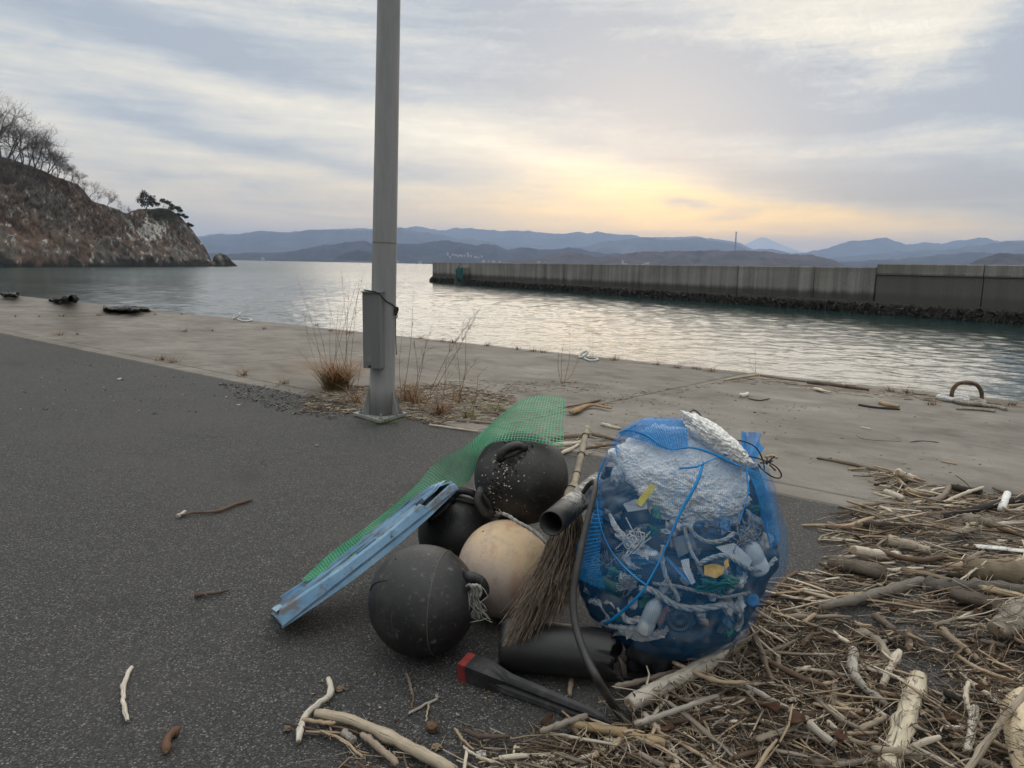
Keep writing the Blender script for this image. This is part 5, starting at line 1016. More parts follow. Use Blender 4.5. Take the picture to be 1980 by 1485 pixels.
GAP = gpoly([(1700, 1262), (1760, 1250), (1830, 1290), (1845, 1335), (1800, 1352), (1752, 1330)]); GAP2 = gpoly([(1600, 1178), (1680, 1172), (1705, 1198), (1640, 1205)])
KEEP = [(C1[:2], R1*.7), (np.array(P(1300, 1215))[:2], .26)]
def clear(x, y):
    if inpoly(GAP, x, y) or inpoly(GAP2, x, y): return False
    return True
LIT = MB(); rgl = np.random.default_rng(99)
def tone_pick(rg, w=(.26, .25, .22, .2, .07)):
    n = rg.choice(list(TONES), p=np.array(w)/sum(w)); return n, np.array(TONES[n])*rg.uniform(.75, 1.2)
def scatter(poly, n, lmin, lmax, rmin, rmax, rg, keep, cap, ang=None, sides=5, aspread=.6, w=(.26, .25, .22, .2, .07), segs=5, curve=.05):
    for (x, y) in poly_sample(poly, n, rg):
        if not clear(x, y) and rg.random() < .93: continue
        ix, iy = hcell(np.array([[x, y]]))
        if HM[ix, iy][0] > cap*rg.uniform(.7, 1.2): continue
        L = rg.uniform(0, 1)**1.6*(lmax-lmin)+lmin; r = (rg.uniform(0, 1)**1.8*(rmax-rmin)+rmin); a = rg.uniform(0, math.pi) if ang is None else rg.normal()*aspread + ang; s = np.linspace(-.5, .5, segs)
        d = np.array([math.cos(a), math.sin(a)]); nn = np.array([-d[1], d[0]]); cv = rg.normal()*curve*L; kk_ = rg.uniform(-.3, .3); xy = np.array([x, y]) + s[:, None]*L*d + ((s*s*4-1)*cv + rg.normal(size=segs)*L*.01 + (np.maximum(0, s-kk_)*rg.normal()*.35*L if rg.random() < .3 else 0))[:, None]*nn
        if any(inpoly(GAP, *q) for q in (xy[0], xy[-1])) and rg.random() < .8: continue
        tn, tc_ = tone_pick(rg, w); m, p = lay(xy, r, r*rg.uniform(.55, .95), tc_, rg, sides, rg.uniform(.7, 1), int(rg.integers(0, 2)), .4, 0, .45)
        pr_ = np.array([PX(q)[:2] for q in p]); mid = p[len(p)//2]; dep = PX(mid)[2]
        size = np.linalg.norm(pr_[-1]-pr_[0])*(r*FPX/dep*2)
        vis = (-40 < pr_[:, 0].mean() < 2020) and pr_[:, 1].min() < 1500
        STICKS.append((size if vis else 0, m, mid, tn, r, L, a, cv/L, p))
# fine litter first: straws, splinters and bark crumbs, in one mesh
def fines(poly, n, lmin, lmax, rmin, rmax, rg, cap=.05, bump_h=True, ang=None, tones=('tan', 'brown', 'grey', 'bleached', 'dark'), w=(.3, .3, .2, .12, .08)):
    names = list(tones)
    for (x, y) in poly_sample(poly, n, rg):
        x += rg.normal()*.035; y += rg.normal()*.035
        if not clear(x, y) and rg.random() < .85: continue
        L = rg.uniform(lmin, lmax); a = rg.uniform(0, math.pi) if ang is None else ang + rg.normal()*.6; d = np.array([math.cos(a), math.sin(a)]); s = np.linspace(-.5, .5, 3); xy = np.array([x, y]) + s[:, None]*L*d; xy[1] += rg.normal(size=2)*L*.08; ix, iy = hcell(xy); h = HM[ix, iy]; r = rg.uniform(rmin, rmax); z = np.linspace(h[0], h[2], 3); z = z + max(0, (h-z).max())*.7; z = np.minimum(z, h.min()+.05) + r*.6 + rg.uniform(0, .008)
        if bump_h: HM[ix, iy] = np.minimum(np.maximum(HM[ix, iy], z + r*.4), cap)
        LIT.tube(np.column_stack([xy, gpl(xy)+z]), [r, r, r*.6], 3, cap=False, tone=np.array(TONES[names[rg.choice(len(names), p=np.array(w)/sum(w))]])*rg.uniform(.6, 1.2), flat=rg.uniform(.4, 1))
fines(Z_MAIN, 5200, .015, .10, .0008, .0028, rgl, .06, w=(.26, .38, .18, .1, .08)); fines(Z_SEC, 2000, .02, .14, .001, .0035, rgl, .03, ang=.1); fines(Z_UP, 700, .02, .12, .001, .003, rgl, .02, ang=-.3); fines(Z_LINK, 250, .02, .12, .001, .003, rgl, .02)
fines(Z_L1, 120, .01, .08, .0006, .0018, rgl, .01); fines(Z_L2, 300, .01, .09, .0006, .002, rgl, .015)
SIDE = .05
scatter(Z_MAIN, 470, .06, .28, .003, .012, rgl, 1, .115, ang=-.35, aspread=.9); scatter(Z_SEC, 300, .09, .38, .004, .015, rgl, 1, .085, ang=.05, aspread=.38); scatter(Z_UP, 130, .08, .30, .004, .014, rgl, 1, .04, ang=-.15, aspread=.5); scatter(Z_LINK, 26, .1, .3, .004, .009, rgl, 1, .04, ang=-.2, aspread=.3)
scatter(Z_L1, 14, .06, .2, .002, .005, rgl, 1, .03, ang=-.5, aspread=.4); scatter(Z_L2, 34, .06, .22, .002, .006, rgl, 1, .03, ang=-.3, aspread=.5)
# ---- pieces one can single out
HERO = []
def hero(pts, w0, w1, tone, label, name='driftwood_branch', cat='driftwood', flat=1.0, sides=12, n=16, knots=2, sink=.3, seed=None, h=0.0, extra=0.0, fork=None, jag=.0, slope=.5):
    """pts: photo points along the piece; w0, w1: its width there in photo pixels"""
    rg = np.random.default_rng(seed or len(HERO)+500); g = np.array([P(x, y, h) for x, y in pts]); d0, d1 = PX(g[0])[2], PX(g[-1])[2]; c = spline(g[:, :2], n); c += rg.normal(size=c.shape)*.0012; r0, r1 = w0*d0/FPX/2, w1*d1/FPX/2
    m, p = lay(c, r0, r1, np.array(TONES[tone]) if isinstance(tone, str) else np.array(tone), rg, sides, flat, knots, sink, extra, slope)
    if jag: v = m.v[0]; v += fbm(v*40, 3, len(HERO))[:, None]*rg.normal(size=3)*jag; m.v[0] = v
    loc = p.mean(0); loc[2] -= max(r0, r1); 
    if fork:
        root = thing(name, loc, label, cat); m.build('stem', M_WOOD, root)
        for (i, dx, dy, L, rr) in fork:
            q = p[i]; e = q + RGT*dx*L - UPV*dy*L*.2 + np.array([0, dy*-L, .3*rr]); b_ = stick_geo(spline([q, (q+e)/2 + rg.normal(size=3)*L*.05, e], 7), rr, rr*.6, 7, rg, np.array(TONES[tone]) if isinstance(tone, str) else np.array(tone)); b_.build('side_branch', M_WOOD, root)
    else: o = m.build(name, M_WOOD, loc=loc); tag(o, label, cat)
    HERO.append((loc, label)); return p
PALE = (.47, .42, .345)
hero([(1216, 1380), (1290, 1338), (1380, 1288), (1455, 1228)], 34, 22, (.44, .40, .34), 'long straight pale driftwood pole slanting up to the foot of the blue bag', h=.02)
hero([(1190, 1345), (1240, 1330), (1320, 1300)], 12, 9, 'grey', 'dark streaked split stick lying just behind the long pale pole', h=.01)
hero([(1600, 1092), (1640, 1098), (1712, 1112)], 38, 34, (.115, .095, .075), 'thick cracked brown driftwood chunk at the near end of the second drift', 'driftwood_chunk', jag=.006, h=.03, flat=.7)
hero([(1648, 1082), (1690, 1066), (1740, 1056)], 20, 15, 'bleached', 'pale grey bark covered branch just above the cracked brown chunk', h=.06)
hero([(1585, 1182), (1660, 1160), (1730, 1135), (1790, 1118)], 15, 22, (.17, .15, .125), 'dark barked branch with a pale cut tip slanting up into the dark knotted log', h=.03, knots=4, jag=.002)
hero([(1786, 1124), (1850, 1128), (1920, 1130), (2020, 1140)], 28, 24, (.10, .09, .078), 'dark knotted log lying level across the second drift', 'driftwood_log', h=.05, knots=5, jag=.003)
hero([(1868, 1100), (1930, 1105), (2060, 1112)], 44, 46, (.18, .145, .10), 'fat weathered log above the dark knotted log at the edge of the picture', 'driftwood_log', h=.05, jag=.004)
hero([(1835, 1085), (1900, 1082), (2050, 1080)], 18, 16, 'tan', 'smooth tan branch lying along the top of the fat weathered log', h=.05)
hero([(1836, 1155), (1900, 1172), (1960, 1190), (2040, 1200)], 36, 40, (.085, .07, .056), 'black rotten plank end with deep cracks below the dark knotted log', 'driftwood_plank', h=.04, flat=.6, jag=.006)
hero([(1895, 1158), (1950, 1158), (2040, 1165)], 22, 26, (.37, .285, .18), 'smooth orange tan slab behind the black rotten plank', 'driftwood_slab', h=.05, flat=.5)
hero([(1745, 1095), (1790, 1110), (1838, 1128)], 20, 12, (.15, .115, .08), 'split brown board end pointing down towards the dark knotted log', 'driftwood_board', h=.05, flat=.4)
hero([(1700, 1054), (1745, 1066), (1790, 1068), (1846, 1056)], 10, 10, 'brown', 'wavy brown branch snaking across the middle of the second drift', h=.07)
hero([(1716, 1036), (1760, 1044), (1800, 1056)], 24, 14, (.33, .28, .215), 'blunt pale stub with a rubbed groove in the middle of the second drift', 'driftwood_stub', h=.06)
hero([(1665, 1020), (1720, 1016), (1788, 1018)], 12, 9, 'dark', 'dark brown stick with a charred tip along the back of the second drift', h=.03)
hero([(1862, 1000), (1900, 1008), (1922, 1014)], 24, 18, 'grey', 'stubby grey root end near the back of the second drift', 'driftwood_stub', h=.04, jag=.003)
hero([(1830, 1038), (1860, 1026), (1886, 1018)], 20, 14, (.2, .17, .13), 'splintered grey board end behind the blunt pale stub', 'driftwood_board', h=.04, flat=.4)
hero([(1886, 1046), (1930, 1050), (2020, 1062)], 20, 18, (.62, .61, .58), 'long white painted board in the second drift', 'driftwood_board', h=.05, flat=.3, knots=0)
hero([(1822, 998), (1870, 988), (1980, 966), (2060, 956)], 11, 14, (.028, .026, .026), 'long black charred branch crossing the edge of the concrete', h=.03)
hero([(1580, 886), (1620, 893), (1680, 906), (1720, 917)], 5, 9, (.16, .125, .09), 'long brown branch tapering to a curl on the concrete, first of the upper drift', h=.01)
hero([(1690, 898), (1730, 909), (1790, 930)], 4, 5, 'tan', 'thin straight tan stick behind the long tapering branch', h=.02)
hero([(1733, 936), (1748, 928), (1762, 924)], 13, 12, 'bleached', 'short pale curved stub on top of the upper drift', 'driftwood_stub', h=.03)
hero([(1712, 952), (1730, 960), (1746, 968)], 13, 10, (.45, .41, .33), 'pale cut stub at the near edge of the upper drift', 'driftwood_stub', h=.02)
hero([(1800, 966), (1825, 956), (1836, 942)], 12, 9, (.2, .17, .13), 'elbow shaped grey branch end in the upper drift', h=.04)
hero([(1840, 938), (1870, 946), (1900, 952)], 13, 10, 'dark', 'thick black branch end at the back of the upper drift', h=.04)
hero([(1814, 965), (1860, 957), (1900, 953)], 8, 5, 'bleached', 'pale forked stick leading away from the elbow shaped branch', h=.04, fork=[(9, .5, -.1, .08, .006)])
hero([(1655, 1215), (1685, 1222), (1708, 1245), (1722, 1280)], 17, 18, (.27, .23, .175), 'thick bent grey branch arching at the head of the front heap', h=.05)
hero([(1652, 1240), (1652, 1285), (1672, 1315), (1716, 1350)], 20, 12, (.33, .305, .265), 'silvery elbow shaped branch with a long crack on the front heap', h=.06, knots=3, slope=.3)
hero([(1738, 1265), (1720, 1290), (1708, 1315)], 15, 12, 'bleached', 'silver grey stick standing beside the bare asphalt gap', h=.05)
hero([(1757, 1216), (1758, 1240), (1757, 1262)], 16, 14, (.12, .085, .06), 'short brown barked stub pointing at the bare asphalt gap', 'driftwood_stub', h=.02)
hero([(1690, 1192), (1712, 1206), (1730, 1224)], 15, 13, (.14, .11, .085), 'brown ribbed stub just behind the front heap', 'driftwood_stub', h=.02)
hero([(1776, 1312), (1758, 1370), (1732, 1440), (1716, 1478)], 34, 44, (.50, .44, .33), 'stout blond split log standing out of the middle of the front heap', 'driftwood_log', h=.06, flat=.8, jag=.003, slope=.25)
hero([(1690, 1430), (1740, 1436), (1785, 1446)], 15, 12, (.30, .25, .19), 'smooth tan stick lying across the foot of the blond split log', h=.1)
hero([(1640, 1392), (1685, 1388), (1716, 1388)], 14, 10, (.3, .245, .18), 'hollow tan reed stem to the left of the blond split log', h=.06)
hero([(1600, 1398), (1650, 1396), (1700, 1392)], 7, 7, 'tan', 'long straight reed lying beside the hollow stem', h=.06)
hero([(1820, 1345), (1845, 1352), (1890, 1366), (1925, 1372)], 12, 14, (.03, .027, .025), 'charred black stick between the gap and the huge blond log', h=.04)
hero([(1872, 1320), (1870, 1345), (1885, 1368), (1905, 1382)], 9, 9, 'bleached', 'pale crooked root curling beside the huge blond log', h=.07, fork=[(5, -.4, .2, .04, .006)])
hero([(1885, 1360), (1880, 1400), (1872, 1440)], 17, 14, (.52, .48, .42), 'white birch barked stick next to the huge blond log', h=.06, knots=0)
hero([(1925, 1235), (1950, 1222), (1990, 1205), (2040, 1190)], 44, 56, (.23, .205, .17), 'big grey weathered block of driftwood at the edge of the front heap', 'driftwood_block', h=.05, flat=.7, jag=.006)
hero([(1815, 1210), (1850, 1240), (1890, 1275)], 16, 12, (.24, .19, .135), 'fibrous tan stalk slanting across towards the big grey block', h=.04)
hero([(1842, 1240), (1890, 1275), (1955, 1302)], 8, 8, 'tan', 'long tan reed running from the fibrous stalk to the huge log', h=.06)
hero([(2140, 1720), (2070, 1575), (2030, 1480), (2000, 1400)], 210, 120, (.62, .52, .36), 'huge smooth blond log at the near corner of the picture', 'driftwood_log', sides=26, n=30, h=.05, sink=.5, knots=0, slope=.05)
hero([(1835, 1495), (1890, 1440), (1940, 1400), (2010, 1352)], 13, 14, (.32, .27, .21), 'long curved branch lying over the huge blond log', h=.12, extra=.0)
hero([(1105, 1410), (1180, 1424), (1240, 1440), (1285, 1450)], 16, 22, (.33, .245, .14), 'frayed rotten tan stalk just in front of the tip of the black stake', h=.015, jag=.004)
hero([(1045, 1428), (1080, 1420), (1135, 1408)], 12, 12, (.24, .21, .175), 'short lichen spotted stick to the left of the rotten stalk', h=.01)
hero([(1225, 1402), (1300, 1398), (1385, 1392)], 12, 9, (.33, .3, .26), 'pale stick lying level in front of the long pale pole', h=.03)
hero([(1265, 1402), (1330, 1432), (1390, 1465), (1445, 1490)], 7, 6, 'tan', 'long thin twig pointing towards us below the pale level stick', h=.05)
hero([(1445, 1130), (1450, 1180), (1478, 1250), (1495, 1290)], 14, 8, (.15, .115, .085), 'dark crooked branch hanging down beside the bag onto the heap', h=.12, extra=.02)
hero([(1450, 1230), (1465, 1200), (1480, 1160)], 9, 7, 'brown', 'thin brown stick leaning against the lower side of the bag', h=.04)
hero([(1440, 1310), (1530, 1365), (1615, 1430)], 9, 17, (.37, .335, .28), 'long pale tapering branch in the middle of the front heap', h=.06)
hero([(1480, 1150), (1540, 1110), (1575, 1135)], 7, 7, 'brown', 'bent brown twig between the bag and the second drift', h=.015)
hero([(1500, 1160), (1560, 1152), (1640, 1152)], 4, 4, 'tan', 'thin pale straw lying between the bag and the second drift', h=.01)
hero([(1300, 1300), (1380, 1330), (1440, 1330)], 8, 8, 'tan', 'straight stick just in front of the far end of the long pale pole', h=.03)
hero([(1460, 1440), (1520, 1420), (1560, 1395)], 17, 14, (.2, .165, .125), 'curled brown bark strip in the front heap', 'bark_strip', h=.04, flat=.4)
hero([(1580, 1330), (1620, 1372), (1660, 1395)], 10, 8, 'grey', 'grey stick running down to the hollow reed stem', h=.06)
hero([(636, 1316), (639, 1345), (615, 1365), (588, 1395), (577, 1438)], 11, 13, (.52, .475, .40), 'bleached stick with a sharp elbow, nearest on the open asphalt', h=.008, sink=.05)
hero([(254, 1290), (241, 1320), (238, 1355), (247, 1394)], 8, 9, (.55, .5, .42), 'bleached stick curved like a bow, alone on the asphalt', h=.006, sink=.05)
hero([(346, 1411), (325, 1428), (321, 1456)], 15, 15, (.12, .065, .042), 'short red brown stub bent in the middle, alone on the asphalt', 'driftwood_stub', h=.008, sink=.05)
hero([(610, 1386), (680, 1400), (760, 1436), (820, 1468), (880, 1500)], 19, 24, (.40, .335, .25), 'long pale driftwood branch with a scar at the near edge', h=.012, sink=.1)
hero([(700, 1428), (730, 1450), (768, 1480)], 13, 14, (.30, .24, .18), 'short brown driftwood club beside the long scarred branch', h=.01, sink=.1)
hero([(664, 1420), (676, 1430), (684, 1437)], 14, 14, (.30, .275, .245), 'stubby grey wood peg in front of the scarred branch', 'wood_peg', h=.008, sink=.1)
hero([(550, 1412), (600, 1416), (680, 1415)], 5, 5, (.07, .055, .05), 'dark straight twig under the elbow of the bleached stick', h=.006)
hero([(584, 1402), (620, 1404), (650, 1405)], 8, 8, 'tan', 'tan reed piece tucked behind the bleached elbow stick', h=.006)
hero([(620, 1418), (665, 1438), (700, 1470)], 5, 5, 'tan', 'thin crooked tan twig leading down from the dark straight one', h=.008)
hero([(375, 1153), (395, 1150), (420, 1147), (443, 1142)], 9, 5, (.10, .075, .06), 'forked dark twig alone on the asphalt to the left of the crate lid', h=.006, sink=.05, fork=[(5, .6, .5, .03, .006)])
hero([(347, 999), (375, 993), (420, 990), (455, 977), (487, 968)], 4, 7, (.13, .085, .062), 'long brown twig with a pale root end, farthest out on the open asphalt', h=.005, sink=.05)
hero([(343, 1000), (350, 996), (358, 990)], 8, 6, (.42, .39, .35), 'pale wood chip at the end of the long brown twig', 'wood_chip', h=.004)
hero([(786, 1302), (792, 1320), (797, 1343)], 6, 6, (.15, .12, .1), 'small brown stick pointing away below the front float', h=.004); hero([(790, 1380), (815, 1366), (846, 1351)], 5, 5, (.36, .32, .27), 'small pale stick lying askew below the front float', h=.004)
hero([(800, 1340), (798, 1355), (795, 1370)], 4, 4, 'brown', 'tiny brown stick end beside the small pale one', h=.004); hero([(830, 1362), (826, 1378), (824, 1394)], 3, 3, 'tan', 'tiny straw above the reddish lump', h=.004)
hero([(880, 1410), (892, 1430), (915, 1455)], 6, 4, 'tan', 'forked tan reed stem at the near middle edge', h=.01); hero([(898, 1416), (930, 1432), (985, 1436)], 9, 8, (.09, .065, .055), 'dark brown barked twig at the near middle edge', h=.01); hero([(895, 1453), (920, 1470), (955, 1484)], 5, 5, 'bleached', 'pale bowed twig at the lower edge of the picture', h=.008)
hero([(1101, 1345), (1104, 1320), (1108, 1298)], 9, 10, (.24, .19, .14), 'short reed end sticking out from under the broken black float', h=.006)
for pts, w, tn, lab in (([(1105, 805), (1140, 790), (1182, 797)], 16, (.30, .20, .11), 'orange brown split chunk of wood on the concrete behind the green mesh'), ([(1160, 776), (1120, 786), (1080, 792)], 7, 'brown', 'brown stick lying along the joint behind the split chunk'), ([(1162, 823), (1180, 828), (1200, 832)], 7, 'bleached', 'pale forked twig on the concrete just behind the bag'), ([(1145, 842), (1170, 848), (1200, 856)], 9, 'grey', 'grey stick lying right behind the bag'),
        ([(1060, 852), (1095, 848), (1130, 846)], 11, 'grey', 'thick grey stick behind the broom handle'), ([(1060, 866), (1100, 862), (1132, 858)], 9, 'bleached', 'pale stick nearest behind the broom handle'), ([(1085, 880), (1110, 868), (1120, 862)], 7, 'bleached', 'short pale stick end behind the top float'), ([(1130, 870), (1160, 866), (1190, 862)], 6, 'brown', 'knotty brown twig between broom handle and bag'),
        ([(1432, 770), (1440, 768), (1446, 765)], 9, (.6, .58, .54), 'small white chip out on the concrete'), ([(1446, 772), (1468, 776), (1488, 772)], 3, 'dark', 'thin dark twig beside the small white chip'), ([(1664, 828), (1674, 830), (1684, 832)], 4, 'bleached', 'small pale stick alone out on the concrete'), ([(1655, 842), (1670, 850), (1705, 853), (1742, 855)], 2.5, 'grey', 'long thin bent twig on the concrete'), ([(1760, 856), (1785, 854), (1815, 857)], 2.5, 'dark', 'curled dark twig on the concrete beside the long bent one'), ([(1820, 894), (1834, 897), (1850, 900)], 5, 'tan', 'straight tan stick on the concrete above the upper drift'),
        ([(1480, 886), (1492, 884), (1502, 888)], 6, 'tan', 'small twig end on the concrete right beside the bag ties'), ([(1660, 785), (1690, 790), (1740, 794)], 5, 'dark', 'dark stick heap on the concrete towards the mooring ring'), ([(1700, 782), (1715, 786), (1738, 790)], 9, 'tan', 'pale stick end on the dark stick heap'), ([(830, 823), (880, 830), (925, 836)], 4, 'bleached', 'thin pale stick lying just in front of the weeds by the pole'), ([(880, 815), (920, 818), (950, 821)], 6, 'grey', 'grey stick at the foot of the weeds by the pole'),
        ([(1470, 728), (1510, 734), (1560, 740)], 5, 'grey', 'grey driftwood stick along the quay coping'), ([(1560, 742), (1600, 746), (1680, 757)], 7, (.13, .1, .08), 'long dark driftwood branch along the quay coping'), ([(1575, 755), (1590, 760), (1607, 763)], 10, 'bleached', 'broken white and dark chunk on the coping'), ([(1625, 755), (1640, 750), (1655, 748)], 5, 'bleached', 'pale stick leaning on the long coping branch'), ([(1400, 738), (1430, 732), (1465, 727)], 5, 'tan', 'tan stick at the start of the coping litter')):
    ck = 'chunk' in lab; hero(pts, w, w*(.5 if ck else .8), tn, lab, h=.0, sink=.05, sides=8, n=9, flat=.5 if ck else 1.0, jag=.006 if ck else 0)
# loose pieces on top
scatter(Z_MAIN, 230, .05, .30, .0018, .006, rgl, 1, .12, ang=-.4, aspread=1.0); scatter(Z_SEC, 120, .08, .36, .002, .007, rgl, 1, .12, ang=0, aspread=.5); scatter(Z_UP, 50, .06, .25, .002, .006, rgl, 1, .08, ang=-.2, aspread=.6)
fines(Z_MAIN, 3400, .02, .13, .0007, .002, rgl, .13, False, w=(.34, .34, .14, .1, .08)); fines(Z_SEC, 1500, .03, .2, .0008, .002, rgl, .1, False, ang=0)
# ---- hand out the sticks: the 300 that show largest are things of their own, the rest one mass
STICKS.sort(key=lambda q: -q[0]); NHERO = len(HERO); NIND = max(0, 296-NHERO); ZN = [(Z_L1, 'at the near left'), (Z_L2, 'at the near middle edge'), (Z_MAIN, 'in the front heap'), (Z_SEC, 'in the second drift'), (Z_UP, 'in the upper drift'), (Z_LINK, 'between bag and second drift')]
hl = np.array([h[0] for h in HERO]); rows = []
SHORT = {}
for loc, lab in HERO:
    w = lab.replace(',', '').split(); 
    for k, x in enumerate(w):
        if k >= 2 and x in ('lying', 'slanting', 'at', 'just', 'with', 'in', 'on', 'along', 'pointing', 'snaking', 'near', 'behind', 'crossing', 'tapering', 'leading', 'arching', 'standing', 'across', 'to', 'running', 'curling', 'next', 'hanging', 'leaning', 'between', 'nearest', 'alone', 'beside', 'under', 'tucked', 'farthest', 'below', 'out', 'sticking', 'above', 'towards', 'right'): w = w[:k]; break
    SHORT[lab] = ' '.join(w[:5])
for i, (size, m, mid, tn, r, L, a, cv, p) in enumerate(STICKS[:NIND]):
    x, y = mid[:2]; zone = next((z for pl, z in ZN if inpoly(pl, x, y)), 'in the drift'); w = 'thick' if r > .0085 else 'slim' if r > .005 else 'thin'; ln_ = 'long' if L > .24 else 'short' if L < .12 else ''
    pp = [PX(p[0]), PX(p[-1])]; ang_ = abs(math.degrees(math.atan2(pp[1][1]-pp[0][1], pp[1][0]-pp[0][0]))) % 180; up_ = (pp[1][1]-pp[0][1])*(pp[1][0]-pp[0][0]) < 0
    dirn = 'lying level' if ang_ < 12 or ang_ > 168 else 'upright in view' if 68 < ang_ < 112 else 'rising to the right' if up_ else 'falling to the right'
    k = int(np.argmin(np.linalg.norm(hl-mid, axis=1))); hx, hy, _d = PX(hl[k]); mx_, my_, _e = PX(mid); rel = ('just behind' if my_ < hy-14 else 'just in front of' if my_ > hy+14 else 'left of' if mx_ < hx else 'right of'); cvw = 'curved' if abs(cv) > .09 else ''
    lab = ' '.join(q for q in ('%s %s %s %s stick' % (ln_, cvw, w, tn)).split()) + ' ' + dirn + ' ' + rel + ' the ' + SHORT[HERO[k][1]]
    rows.append([m, p, lab, zone, tn])
from collections import Counter
cnt = Counter(q[2] for q in rows); seen = {}
for m, p, lab, zone, tn in rows:
    gname = 'loose sticks ' + zone
    if cnt[lab] > 1:
        seen[lab] = seen.get(lab, 0)+1; words = lab.split()
        same = [q for q in rows if q[2] == lab]
        if cnt[lab] == 2 and len(words) <= 15:
            o_ = [q for q in same if q[1] is not p][0]; nearer = PX(p[len(p)//2])[1] > PX(o_[1][len(p)//2])[1]; lab2 = ('nearer ' if nearer else 'farther ') + lab
        elif cnt[lab] == 3 and len(words) <= 15:
            o_ = sorted((PX(q[1][len(p)//2])[1], i_) for i_, q in enumerate(same)); k_ = [i_ for _y, i_ in o_].index([i_ for i_, q in enumerate(same) if q[1] is p][0]); lab2 = ('farthest', 'middle', 'nearest')[k_] + ' ' + lab
        else: lab2 = lab; gname = 'alike sticks: ' + lab
    else: lab2 = lab
    lab2 = ' '.join(lab2.split()[:16])
    o = m.build('driftwood_stick', M_WOOD, loc=p[len(p)//2]); tag(o, lab2, 'driftwood', gname)
for (size, m, mid, tn, r, L, a, cv, p) in STICKS[NIND:]:
    LIT.add(m.v[0], m.f, m.uv[0], m.tone[0])
# crumbs and specks on the ground, part of the same litter
rg = np.random.default_rng(31)
def crumbs(poly, n, smin, smax, tones, w=None):
    for (x, y) in poly_sample(poly, n, rg):
        ix, iy = hcell(np.array([[x, y]])); h = HM[ix, iy][0] if -2.4 < x < 8 and y < 11 else 0; s = rg.uniform(smin, smax); c = np.array([x, y, gz(x, y)+h*.9+s*.3]); v = c + rg.normal(size=(5, 3))*np.array([s, s, s*.45]); LIT.add(v, [(0, 1, 2), (0, 2, 3), (0, 3, 4), (1, 2, 4), (0, 4, 1)], None, np.array(TONES[tones[rg.integers(len(tones))]])*rg.uniform(.6, 1.2))
crumbs(Z_MAIN, 1500, .003, .009, ('brown', 'tan', 'dark', 'grey')); crumbs(Z_SEC, 500, .003, .01, ('brown', 'tan', 'dark', 'grey')); crumbs(gpoly([(560, 1300), (900, 1290), (1250, 1290), (1200, 1500), (560, 1500)]), 160, .002, .006, ('tan', 'brown', 'grey'))
crumbs(gpoly([(1000, 745), (1250, 735), (1560, 780), (1500, 860), (1100, 850)]), 420, .004, .013, ('dark', 'brown', 'brown')); crumbs(gpoly([(1500, 780), (1980, 800), (1980, 930), (1500, 900)]), 160, .004, .012, ('dark', 'brown', 'grey')); crumbs(gpoly([(100, 690), (560, 740), (620, 800), (0, 800)]), 120, .005, .014, ('grey', 'bleached', 'dark'))
Z_POLE = gpoly([(578, 800), (600, 765), (690, 745), (760, 750), (860, 740), (1000, 770), (960, 815), (830, 822), (760, 800), (680, 800)])
HM[:] = 0
fines(Z_POLE, 2600, .02, .16, .002, .006, rg, .05, True, None, ('tan', 'brown', 'grey', 'bleached', 'dark'), (.35, .35, .12, .12, .06)); crumbs(Z_POLE, 500, .004, .014, ('brown', 'tan', 'brown'))
fines(gpoly([(800, 745), (900, 735), (1100, 738), (1180, 748), (1120, 760), (900, 765)]), 420, .02, .12, .0015, .004, rg, .02, True, None, ('brown', 'brown', 'dark', 'tan', 'grey'))
fines(gpoly([(1400, 740), (1470, 722), (1570, 742), (1680, 752), (1980, 783), (1980, 790), (1700, 770), (1500, 745)]), 420, .03, .2, .002, .006, rg, .03, True, -.68, ('tan', 'grey', 'bleached', 'brown', 'dark')); fines(gpoly([(1050, 795), (1180, 768), (1420, 735), (1426, 738), (1200, 785), (1060, 812)]), 240, .02, .12, .0015, .004, rg, .02, True, .9)
fines(gpoly([(1060, 845), (1130, 835), (1210, 855), (1190, 880), (1080, 885)]), 130, .03, .15, .0015, .005, rg, .02, True, 0)
tag(LIT.build('driftwood_litter', M_WOOD), 'straw, bark crumbs and splinters that washed up with the driftwood', None, None, 'stuff')
# gravel at the end of the asphalt near the pole
M_GRAV = m_tone('gravel_stone', .9, 20, .5, .3, .004, .4); m = MB()
for (x, y) in poly_sample(gpoly([(420, 742), (560, 745), (690, 790), (660, 812), (560, 800), (470, 775)]), 900, rg):
    s = rg.uniform(.004, .013); c = np.array([x, y, gz(x, y)+s*.2]); v = c + rg.normal(size=(6, 3))*np.array([s, s, s*.5]); m.add(v, [(0, 1, 2), (0, 2, 3), (0, 3, 4), (1, 2, 5), (0, 4, 1), (2, 3, 5), (3, 4, 5)], None, np.array((.13, .125, .12))*rg.uniform(.4, 1.6))
tag(m.build('gravel', M_GRAV, smooth=False), 'loose grey gravel where the asphalt breaks up beside the pole', None, None, 'stuff')

# ---- dead leaves, lumps, white pieces
M_LEAF = m_tone('dead_leaf', .8, 60, .5, .3, .002, .5)
def leaf(x, y, h, s, seed, tone, label):
    rg = np.random.default_rng(seed); g = P(x, y, h); a = rg.uniform(0, 6.28); c, sn = math.cos(a), math.sin(a); G = []
    for i in range(8):
        u = i/7; w = math.sin(math.pi*min(1, u*.95+.04))**.8*.42; row = []
        for j in range(6):
            v = j/5*2-1; q = np.array([(u-.5)*s, v*w*s, (v*v*.45 + math.sin(u*5+seed)*.22 + .3*u*u)*s*.7 + rg.normal()*s*.025]); row.append(g + np.array([q[0]*c-q[1]*sn, q[0]*sn+q[1]*c, q[2]+.004]))
        G.append(row)
    m = MB(); m.grid(G, tone=np.array(tone)); o = m.build('dead_leaf', M_LEAF, loc=g); so_ = o.modifiers.new('thick', 'SOLIDIFY'); so_.thickness = .0007; tag(o, label, 'leaf', 'dead leaves in the driftwood')
